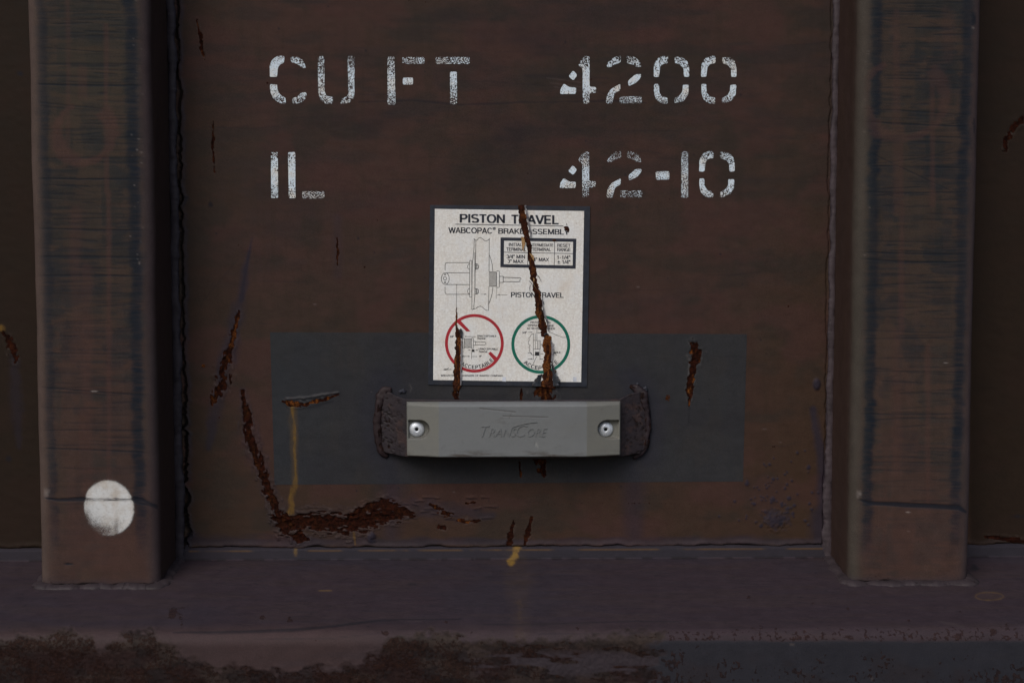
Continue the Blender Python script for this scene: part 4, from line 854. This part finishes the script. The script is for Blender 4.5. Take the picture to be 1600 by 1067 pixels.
# plain grotesque capitals as centre lines: (advance width, strokes); cap height 1, y up
GL = {'A': (.70, [[(.06, 0), (.35, 1)], [(.35, 1), (.64, 0)], [(.17, .34), (.53, .34)]]),
 'B': (.70, [[(.12, 0), (.12, 1)], [(.12, .95), (.40, .95)]+arc(.40, .74, .19, .21, 90, -90)+[(.12, .53)], [(.12, .05), (.42, .05)]+arc(.42, .29, .20, .24, -90, 90)+[(.12, .53)]]),
 'C': (.74, [arc(.38, .5, .29, .45, 38, 322, 22)]), 'D': (.74, [[(.12, 0), (.12, 1)], [(.12, .95), (.34, .95)]+arc(.34, .5, .30, .45, 90, -90, 16)+[(.12, .05)]]),
 'E': (.66, [[(.12, 0), (.12, 1)], [(.12, .94), (.60, .94)], [(.12, .52), (.56, .52)], [(.12, .06), (.61, .06)]]), 'F': (.60, [[(.12, 0), (.12, 1)], [(.12, .94), (.57, .94)], [(.12, .5), (.52, .5)]]),
 'G': (.78, [arc(.39, .5, .30, .45, 42, 350, 22), [(.42, .46), (.69, .46)], [(.68, .46), (.68, .02)]]), 'H': (.72, [[(.12, 0), (.12, 1)], [(.60, 0), (.60, 1)], [(.12, .53), (.60, .53)]]),
 'I': (.28, [[(.14, 0), (.14, 1)]]), 'J': (.55, [[(.42, 1), (.42, .28)], arc(.25, .28, .17, .23, 0, -180)]), 'K': (.72, [[(.12, 0), (.12, 1)], [(.14, .38), (.62, 1)], [(.30, .56), (.66, 0)]]),
 'L': (.60, [[(.12, 0), (.12, 1)], [(.12, .06), (.57, .06)]]), 'M': (.86, [[(.12, 0), (.12, 1)], [(.74, 0), (.74, 1)], [(.13, 1), (.43, .05)], [(.43, .05), (.73, 1)]]),
 'N': (.74, [[(.12, 0), (.12, 1)], [(.62, 0), (.62, 1)], [(.12, 1), (.62, 0)]]), 'O': (.80, [arc(.40, .5, .31, .45, 0, 360, 28)]),
 'P': (.68, [[(.12, 0), (.12, 1)], [(.12, .94), (.40, .94)]+arc(.40, .70, .20, .24, 90, -90)+[(.12, .46)]]), 'Q': (.80, [arc(.40, .5, .31, .45, 0, 360, 28), [(.45, .25), (.68, 0)]]),
 'R': (.72, [[(.12, 0), (.12, 1)], [(.12, .94), (.42, .94)]+arc(.42, .72, .19, .22, 90, -90)+[(.12, .50)], [(.44, .50), (.60, .38), (.60, .12), (.65, 0)]]),
 'S': (.68, [arc(.34, .72, .24, .23, 25, 250, 14)[:-2]+[(.20, .56), (.48, .47)]+arc(.34, .28, .25, .23, 60, -155, 14)]), 'T': (.62, [[(.02, .94), (.60, .94)], [(.31, 1), (.31, 0)]]),
 'U': (.72, [[(.12, 1), (.12, .34)]+arc(.36, .34, .24, .29, 180, 360, 14)+[(.60, 1)]]), 'V': (.66, [[(.04, 1), (.33, 0)], [(.33, 0), (.62, 1)]]), 'W': (.94, [[(.04, 1), (.25, 0)], [(.25, 0), (.47, 1)], [(.47, 1), (.69, 0)], [(.69, 0), (.90, 1)]]),
 'X': (.66, [[(.05, 0), (.61, 1)], [(.05, 1), (.61, 0)]]), 'Y': (.66, [[(.04, 1), (.33, .42)], [(.62, 1), (.33, .42)], [(.33, .45), (.33, 0)]]), 'Z': (.62, [[(.05, .94), (.57, .94)], [(.56, .94), (.06, .06)], [(.05, .06), (.58, .06)]]),
 '0': (.56, [arc(.28, .5, .20, .45, 0, 360, 24)]), '1': (.56, [[(.32, 0), (.32, 1)], [(.12, .76), (.32, .86)]]), '3': (.56, [arc(.27, .73, .18, .22, 160, -80, 12)+arc(.27, .28, .20, .24, 80, -165, 12)]),
 '4': (.56, [[(.40, 0), (.40, 1)], [(.38, 1), (.05, .30)], [(.04, .26), (.53, .26)]]), '5': (.56, [[(.48, .94), (.14, .94)], [(.14, .96), (.10, .50)], arc(.27, .33, .20, .28, 140, -160, 14)]), '8': (.56, [arc(.28, .74, .16, .20, 0, 360, 18), arc(.28, .28, .20, .24, 0, 360, 18)]),
 '/': (.32, [[(.02, 0), (.30, 1)]]), '"': (.34, [[(.09, 1), (.09, .68)], [(.25, 1), (.25, .68)]]), '-': (.36, [[(.04, .38), (.32, .38)]]), '\u00b1': (.58, [[(.28, .84), (.28, .26)], [(.04, .55), (.52, .55)], [(.04, .08), (.52, .08)]]),
 '\u00ae': (.8, [arc(.40, .5, .36, .46, 0, 360, 20), [(.30, .28), (.30, .74)], arc(.40, .62, .12, .12, 90, -90, 6), [(.40, .5), (.52, .28)]]), '\u00a9': (.8, [arc(.40, .5, .36, .46, 0, 360, 20), arc(.40, .5, .16, .22, 50, 310, 10)]), ' ': (.30, [])}
def glyphs(body, weight, track=.0):
    """strips of (left points, right points) in text units, and the total width"""
    x = 0; out = []
    for ch in body:
        wd, st = GL[ch]
        for p in st:
            q = np.array(p, float); 
            if len(q) == 2:
                a, b = ribbon_pts(q, weight)
            else:
                a, b = ribbon_pts(q, weight, False)
                if np.hypot(*(q[0]-q[-1])) < 1e-6: a[-1] = a[0] = (a[0]+a[-1])/2; b[-1] = b[0] = (b[0]+b[-1])/2
            out.append((a+[x, 0], b+[x, 0]))
        x += wd+track
    return out, x-track
def text(body, x0, y0, x1, y1, conv=A_, slope=.0135, wt=.15, parent=None, m=None, dep=DP):
    st, tw = glyphs(body, wt); k = Ink(); h = y1-y0; mnx = min(min(a[:, 0].min(), b[:, 0].min()) for a, b in st); mxx = max(max(a[:, 0].max(), b[:, 0].max()) for a, b in st)
    def cv(p): X = lerp(x0, x1, (p[0]-mnx)/(mxx-mnx)); return conv(X, y1-np.clip(p[1], 0, 1)*h+slope*(X-x0))
    for a, b in st:
        o = len(k.v)
        for p, q in zip(a, b): k.v += [cv(p), cv(q)]
        for i in range(len(a)-1): k.f.append((o+2*i, o+2*i+1, o+2*i+3, o+2*i+2))
    return k.done('printed_text', m or M_INK, parent or dec, dep)
text('PISTON', 345, 145, 765, 225, wt=.19); text('TRAVEL', 824, 152, 1262, 236, wt=.19)
Ink().rib([(305, 240), (1305, 257)], 6).done('underline', M_INK, dec)
text('WABCOPAC', 240, 268, 645, 322, wt=.165); text('®', 650, 268, 680, 292, wt=.165); text('BRAKE ASSEMBLY', 702, 278, 1362, 328, wt=.165)
text('PISTON TRAVEL', 820, 868, 1308, 915, wt=.165, slope=.011)
# table
tb_ = Ink(); o_ = [(723, 362), (1426, 374), (1419, 652), (722, 638)]; i_ = [(756, 392), (1395, 403), (1391, 622), (754, 610)]
for k in range(4): tb_.poly([o_[k], o_[(k+1) % 4], i_[(k+1) % 4], i_[k]])
table = tb_.done('table_frame', M_INK, dec)
Ink().rib([(755, 499), (1393, 512)], 5).rib([(977, 396), (974, 615)], 5).rib([(1225, 400), (1221, 620)], 5).done('table_rule', M_INK, table)
text('INITIAL', 800, 413, 922, 443, parent=table, wt=.165); text('TERMINAL', 778, 455, 962, 486, parent=table, wt=.165); text('INTERMEDIATE', 992, 418, 1212, 445, parent=table, wt=.165); text('TERMINAL', 1016, 457, 1190, 487, parent=table, wt=.165)
text('RESET', 1250, 420, 1370, 450, parent=table, wt=.165); text('RANGE', 1248, 459, 1370, 490, parent=table, wt=.165)
text('3/4" MIN', 778, 522, 950, 556, parent=table, wt=.165); text('3" MAX', 788, 566, 938, 598, parent=table, wt=.165); text('4" MAX', 1024, 549, 1172, 582, parent=table, wt=.165)
text('1-1/4"', 1246, 530, 1370, 562, parent=table, wt=.165); text('± 1/4"', 1252, 571, 1370, 606, parent=table, wt=.165)
# cylinder drawing
g1 = Ink(); w = 4.2
g1.rib([(435, 595), (225, 595), (213, 602), (210, 615), (210, 668)], w).rib([(210, 820), (210, 870), (214, 882), (225, 888), (435, 888)], w)
g1.seg([(225, 689), (438, 689)], w).seg([(225, 798), (438, 798)], w).seg([(438, 575), (438, 915)], w).seg([(457, 575), (457, 915)], w).seg([(438, 575), (457, 575)], w).seg([(438, 915), (457, 915)], w)
g1.circ(212, 743, 36, 54, w).circ(209, 741, 15, 15, w).circ(210, 704, 7, 7, w).circ(209, 778, 7, 7, w)
g1.rib([(480, 372), (478, 450), (470, 550), (462, 600), (459, 800), (458, 1030)], w).rib([(495, 385), (492, 600), (488, 700), (487, 880), (476, 1000), (476, 1030)], w).seg([(485, 500), (486, 900)], w)
wav = [(476+i*6, 382-22*math.sin((i-4)/24*6.28*1.0)*(1 if i > 4 else .3)) for i in range(25)]
g1.rib([(476, 374), (495, 392), (508, 385), (520, 368), (538, 364), (556, 374), (575, 392), (592, 396), (610, 386), (622, 374)], w)
g1.rib([(458, 1032), (475, 1022), (495, 1020), (512, 1006), (535, 998), (556, 1006), (575, 1025), (592, 1036), (611, 1037)], w)
g1.seg([(619, 376), (617, 680)], w).seg([(616, 815), (612, 1036)], w).rib([(619, 522), (636, 570), (648, 620), (652, 676)], w).rib([(652, 820), (648, 870), (632, 930), (614, 980)], w)
for y in (632, 860):
    g1.rib([(437, y-26), (424, y-20), (417, y), (424, y+20), (437, y+26)], w).seg([(486, y-24), (510, y-24), (518, y-10), (518, y+10), (510, y+24), (486, y+24)], w+1).seg([(487, y-9), (517, y-9)], w).seg([(487, y+9), (517, y+9)], w).seg([(501, y-24), (501, y+24)], w)
g1.seg([(614, 681), (686, 683), (686, 813), (614, 815)], w).rib([(686, 676), (700, 670), (712, 676), (714, 745), (712, 820), (700, 828), (686, 820)], w).seg([(714, 722), (748, 722), (748, 778), (714, 778)], w+1)
g1.seg([(748, 731), (910, 737)], w+1).seg([(748, 771), (900, 772)], w+1).rib([(910, 737), (912, 748), (900, 758), (905, 772)], w).seg([(684, 820), (684, 928)], 2.6)
g1.seg([(538, 888), (580, 888)], 2.6).arrow(600, 888, 1).arrow(690, 892, -1).seg([(700, 892), (786, 894)], 2.6).seg([(316, 798), (316, 1030)], 3)
g1.done('cylinder_drawing', M_LINE, dec)
hx = Ink(); 
for k in range(14): hx.seg([(617+k*5, 684), (617+k*5, 813)], 2.6)
hx.done('hatching', M_HATCH, dec, DP-.00004)
# red ring
ring = Ink(); ring.circ(481, 393, 258.5, 257, 27, B_, n=96); red = ring.done('red_ring', M_RED, dec, DP)
Ink().poly([(322, 200), (350, 180), (445, 282), (408, 283)], B_).done('slash_bar', M_RED, red, DP+.00005); Ink().poly([(608, 486), (632, 470), (692, 528), (668, 556)], B_).done('slash_bar', M_RED, red, DP+.00005)
def arctext(body, cx, cy, r0, r1, a0, a1, parent):
    st, tw = glyphs(body, .155, .05); k = Ink()
    def cv(p): t = math.radians(lerp(a0, a1, p[0]/tw)); rr_ = lerp(r1, r0, min(1, max(0, p[1]))); return B_(cx+rr_*math.cos(t), cy+rr_*math.sin(t))
    for a, b in st:
        o = len(k.v)
        for p, q in zip(a, b): k.v += [cv(p), cv(q)]
        for i in range(len(a)-1): k.f.append((o+2*i, o+2*i+1, o+2*i+3, o+2*i+2))
    k.done('printed_text', M_INK, parent, DP+.00008)
arctext('UNACCEPTABLE', 481, 393, 203, 238, 140, 41, red)
g2 = Ink(); w = 3.4
g2.seg([(350, 345), (372, 345), (372, 440), (350, 440)], w).rib([(372, 350), (385, 344), (388, 395), (385, 440), (372, 440)], w).seg([(385, 352), (455, 352)], w).seg([(385, 433), (455, 433)], w)
g2.seg([(455, 346), (472, 346), (472, 440), (455, 440), (455, 346)], w).seg([(472, 375), (493, 375), (493, 411), (472, 411)], w).rib([(493, 380), (575, 380), (588, 388), (588, 400), (575, 408), (493, 408)], w).poly([(455, 449), (482, 449), (482, 473), (455, 473)], B_) if False else None
Q = lambda f: f
def sub(ink, name, parent, m=M_LINE, dep=DP): return ink.done(name, m, parent, dep)
g2 = Ink()
for s_ in ([(350, 345), (372, 345), (372, 440), (350, 440)], [(385, 352), (455, 352)], [(385, 433), (455, 433)], [(372, 350), (387, 344), (387, 442), (372, 440)], [(455, 346), (472, 346), (472, 440), (455, 440), (455, 346)],
           [(472, 375), (493, 375), (493, 411), (472, 411)], [(493, 380), (575, 380), (588, 388), (588, 400), (575, 408), (493, 408)], [(456, 475), (456, 538)], [(395, 330), (492, 332)], [(365, 513), (440, 514)], [(455, 515), (508, 516)], [(420, 455), (445, 456)], [(492, 456), (518, 457)], [(360, 300), (345, 300), (345, 345)], [(365, 460), (358, 500)]):
    g2.seg(s_, 3.6, B_)
g2.poly([(456, 449), (482, 449), (482, 473), (456, 473)], B_).poly([(345, 290), (372, 292), (372, 340), (350, 340)], B_).arrow(385, 330, -1, B_, 20).arrow(442, 514, 1, B_, 20).arrow(368, 513, -1, B_, 20).arrow(450, 456, 1, B_, 16, 4).arrow(490, 456, -1, B_, 16, 4)
sub(g2, 'piston_drawing', red); hh = Ink()
for k in range(13): hh.seg([(389+k*5, 354), (389+k*5, 431)], 2.4, B_)
sub(hh, 'hatching', red, M_HATCH, DP-.00004)
kw = dict(conv=B_, parent=red, wt=.165)
text('UNACCEPTABLE', 508, 316, 684, 333, **kw); text('RANGE', 510, 340, 586, 356, **kw); text('UNACCEPTABLE', 522, 436, 698, 453, **kw); text('RANGE', 524, 462, 602, 478, **kw); text('8"', 526, 505, 549, 521, **kw); text('3/4"', 252, 322, 292, 338, **kw)
# green ring
grn = Ink().circ(1096, 403, 259, 257, 28, B_, n=96).done('green_ring', M_GREEN, dec, DP)
arctext('ACCEPTABLE', 1096, 403, 200, 236, 133, 45, grn)
kw = dict(conv=B_, parent=grn, wt=.165)
text('PISTON TRAVEL', 1000, 190, 1192, 208, **kw); text('OPERATING RANGE', 977, 218, 1216, 236, **kw); text('AT 50 PSI CYLINDER', 968, 246, 1228, 264, **kw); text('3/4"', 922, 285, 968, 303, **kw); text('ALLOWABLE', 1135, 467, 1280, 484, **kw)
g3 = Ink()
for s_ in ([(1028, 300), (1028, 545)], [(1045, 300), (1045, 450)], [(1028, 365), (1092, 368), (1092, 446), (1030, 448)], [(1060, 260), (1060, 372)], [(1066, 372), (1066, 446)], [(1080, 372), (1080, 446)], [(1088, 450), (1088, 545)], [(980, 290), (1010, 291)], [(978, 537), (1012, 538)],
           [(975, 483), (1010, 484)], [(1092, 490), (1120, 491)], [(1090, 538), (1120, 539)], [(1065, 294), (1096, 294)], [(1058, 515), (1025, 585)], [(1095, 400), (1130, 402)], [(1095, 410), (1130, 412)], [(1200, 400), (1216, 400), (1222, 412), (1205, 424)], [(1010, 484), (1012, 500), (1036, 502)]):
    g3.seg(s_, 3.4, B_)
g3.rib([(1028, 305), (1008, 312), (1000, 330), (985, 345), (990, 365), (978, 385), (984, 402), (1000, 410), (986, 430), (996, 450), (990, 470), (1010, 484), (1006, 498)], 3.6, B_)
g3.poly([(1042, 472), (1082, 472), (1082, 507), (1042, 507)], B_).arrow(1025, 291, 1, B_, 22).arrow(1062, 294, -1, B_, 22).arrow(1025, 538, 1, B_, 22)
g3.rib([(1150, 270), (1180, 290), (1230, 312), (1275, 330), (1300, 340), (1335, 338)], 3.2, B_)
sub(g3, 'piston_drawing', grn)
text('©REGISTERED TRADEMARK OF WABTEC COMPANY', 170, 683, 746, 698, conv=B_, slope=.004, wt=.165)
mk = Ink().rib([(196, 637), (215, 632), (240, 636), (268, 634)], 5, B_).rib([(222, 640), (236, 626), (242, 616)], 4, B_).poly([(196, 632), (222, 630), (220, 640), (200, 641)], B_); mk.done('printed_mark', M_LINE, dec)
# pale scuffs on the lower border of the film
for x in (758, 1412): Ink().poly([(x-16, 704), (x+14, 706), (x+16, 748), (x-18, 745)], B_).done('pale_scuff', m_simple('pale_scuff_%d' % x, (.56, .60, .68), .5, .3), dec, DP)

# rust breaking through the sticker
def rust_band(pts, conv, Hh, seed, org=.4, rag=.22, name='rust_seam', parent=None, step=1.1, fray=1.0, wide=1.2):
    q = np.array([(*conv(x, y), w/K/2*wide) for x, y, w in pts]); L = np.concatenate([[0], np.cumsum(np.linalg.norm(np.diff(q[:, :2], axis=0), axis=1))])
    n = max(10, int(L[-1]/step*1.6)); t = np.linspace(0, L[-1], n); C = np.stack([np.interp(t, L, q[:, i]) for i in range(3)], -1)
    T = np.gradient(C[:, :2], axis=0); T /= np.linalg.norm(T, axis=1)[:, None]; N = np.stack([-T[:, 1], T[:, 0]], -1)
    a = np.linspace(-1, 1, 25); AA, TT = np.meshgrid(a, t)
    e1 = fbm(t, t*0, 5, 5, seed, 5)-.5; e2 = fbm(t, t*0+50, 5, 5, seed+5, 5)-.5
    wid = C[:, 2][:, None]*(1+np.where(AA > 0, e1[:, None], e2[:, None])*2*rag)+np.where(AA > 0, e1[:, None], e2[:, None])*1.8*fray
    px = C[:, 0][:, None]+N[:, 0][:, None]*AA*wid; py = C[:, 1][:, None]+N[:, 1][:, None]*AA*wid
    prof = np.clip(1-AA**2, 0, 1)**.5
    d = DB-.0008+prof**.6*(.0014+Hh*.75*(.2+1.1*fbm(px, py, 2.6, 6, seed+9, 4)))
    V = P(px, py, d); og = np.clip(org*(.05+1.5*sm(.45, .85, fbm(px, py, 4, 14, seed+12))), 0, 1)
    return V, dict(org=og)
def add_band(*a, parent=panel, **k):
    V, at = rust_band(*a, **k); return link('rust_seam', grid_mesh('rust_seam', V-CO, at), parent, M_RUST)
m1 = [(912, 62, 62), (925, 150, 66), (942, 250, 68), (962, 340, 58), (975, 400, 50), (990, 460, 40), (990, 505, 22), (1000, 560, 34), (1014, 620, 52), (1025, 700, 58), (1035, 770, 44), (1052, 830, 44), (1068, 900, 60), (1075, 1000, 66), (1082, 1060, 68),
      (1100, 1100, 70), (1112, 1160, 72), (1130, 1220, 60), (1118, 1280, 45)]
add_band(m1, A_, .0008, 600, org=.45)['label'] = 'long dark rust split running down through the sticker'
m2 = [(1140, 318, 24), (1158, 350, 62), (1160, 420, 78), (1165, 480, 74), (1160, 560, 72), (1158, 640, 80), (1160, 700, 96), (1158, 760, 112), (1150, 800, 120)]
add_band(m2, B_, .0008, 620, org=1.5)['label'] = 'wide orange rust break at the foot of the long split'
m3 = [(317, 60, 2), (316, 120, 9), (314, 180, 16), (316, 240, 18), (322, 290, 30), (332, 350, 54), (334, 420, 54), (330, 500, 52), (328, 600, 58), (322, 700, 64), (320, 790, 62), (320, 830, 40)]
add_band(m3, B_, .0008, 640, org=1.1)['label'] = 'shorter rust split through the red ring'
add_band([(1310, 262, 6), (1335, 275, 30), (1345, 295, 34), (1350, 318, 8)], A_, .0010, 660, org=.5); add_band([(1200, 384, 4), (1220, 388, 36), (1238, 400, 5)], A_, .0006, 665, org=.3); add_band([(1336, 230, 4), (1338, 240, 13), (1342, 247, 3)], A_, .0004, 667, org=.1)
add_band([(975, 430, 30), (1000, 500, 26), (1020, 540, 20), (1035, 580, 8)], A_, .0006, 668, org=1.0)
# curled, torn edges of the film
M_CURL = m_simple('bent_film_edge', (.22, .22, .24), .55, .3, var=.4, sc=500, dirt=(.03, .036, .055), dirtamt=.9, dsc=160)
M_FLAP = m_simple('dark_film_back', (.030, .036, .046), .5, .4, var=.4, sc=400, dirt=(.10, .05, .02), dirtamt=.7, dsc=220)
def flap(pts, conv, reach, lift, m, seed):
    q = np.array([(*conv(x, y), r/K) for x, y, r in pts]); L = np.concatenate([[0], np.cumsum(np.linalg.norm(np.diff(q[:, :2], axis=0), axis=1))]); n = max(8, int(L[-1]*1.2))
    t = np.linspace(0, L[-1], n); C = np.stack([np.interp(t, L, q[:, i]) for i in range(3)], -1); T = np.gradient(C[:, :2], axis=0); T /= np.linalg.norm(T, axis=1)[:, None]; N = np.stack([-T[:, 1], T[:, 0]], -1)*reach
    k = 9; s = np.linspace(0, 1, k); SS, TT = np.meshgrid(s, t); j = .7+.7*fbm(t, t*0, 4, 4, seed, 4)[:, None]
    px = C[:, 0][:, None]+N[:, 0][:, None]*C[:, 2][:, None]*SS*j; py = C[:, 1][:, None]+N[:, 1][:, None]*C[:, 2][:, None]*SS*j
    d = DW+.0002+lift*np.sin(SS*1.7)*j; V = P(px, py, d); V2 = P(px, py, d-.00025)[:, ::-1]
    me = grid_mesh('torn_edge', np.concatenate([V, V2], 1)-dcen); link('torn_edge', me, dec, m)
flap([(945, 66, 14), (960, 150, 16), (978, 240, 15), (996, 330, 14), (1000, 372, 8)], A_, -1, .0022, M_CURL, 700)
flap([(1105, 900, 6), (1110, 1000, 12), (1122, 1080, 16), (1150, 1150, 18), (1165, 1230, 8)], A_, -1, .0024, M_CURL, 705)
flap([(1112, 680, 6), (1105, 700, 30), (1098, 740, 60), (1098, 790, 70)], B_, 1, .0020, M_FLAP, 710)
flap([(1192, 560, 5), (1200, 640, 30), (1205, 700, 44), (1208, 790, 58)], B_, -1, .0030, M_FLAP, 715)
flap([(1186, 370, 14), (1194, 430, 18), (1192, 500, 22), (1190, 560, 10)], B_, -1, .0026, M_CURL, 720)
flap([(330, 278, 30), (350, 300, 24), (358, 350, 10)], B_, -1, .0016, M_FLAP, 725)
flap([(355, 360, 8), (354, 480, 14), (352, 560, 12), (350, 660, 10), (350, 780, 12)], B_, -1, .0020, M_CURL, 730)
flap([(1135, 330, 14), (1150, 318, 20), (1168, 326, 14)], B_, -1, .0022, M_FLAP, 735)
# hair-like torn fibres
for pts, cv in (([(1055, 700), (1085, 735), (1102, 775)], A_), ([(1062, 820), (1090, 860), (1100, 900)], A_), ([(985, 760), (1010, 785), (1030, 830)], A_), ([(1098, 80), (1120, 110), (1135, 150)], B_), ([(1110, 940), (1122, 965), (1128, 985)], A_), ([(1000, 800), (992, 830), (998, 870)], A_), ([(300, 200), (310, 240), (308, 270)], B_), ([(1200, 490), (1230, 485), (1245, 505)], B_), ([(960, 350), (985, 380), (1002, 340)], A_), ([(930, 350), (940, 395), (935, 440)], A_)):
    Ink().rib(pts, [4, 5, 2], cv).done('torn_fibre', M_LINE, dec, DW+.0012)
M_TAN = m_simple('tan_film_chip', (.33, .20, .09), .7, .2, var=.4, sc=600)
for q_ in ([(915, 355), (940, 362), (955, 420), (935, 470), (950, 500), (925, 470)], [(990, 505), (1030, 530), (1035, 585), (1018, 560)], [(1025, 735), (1040, 745), (1030, 790), (1060, 850), (1035, 810)]): Ink().poly(q_).done('lifted_chip', M_TAN, dec, DW+.0016)
print('verts', sum(len(o.data.vertices) for o in bpy.data.objects if o.type == 'MESH'), 'faces', sum(len(o.data.polygons) for o in bpy.data.objects if o.type == 'MESH'))
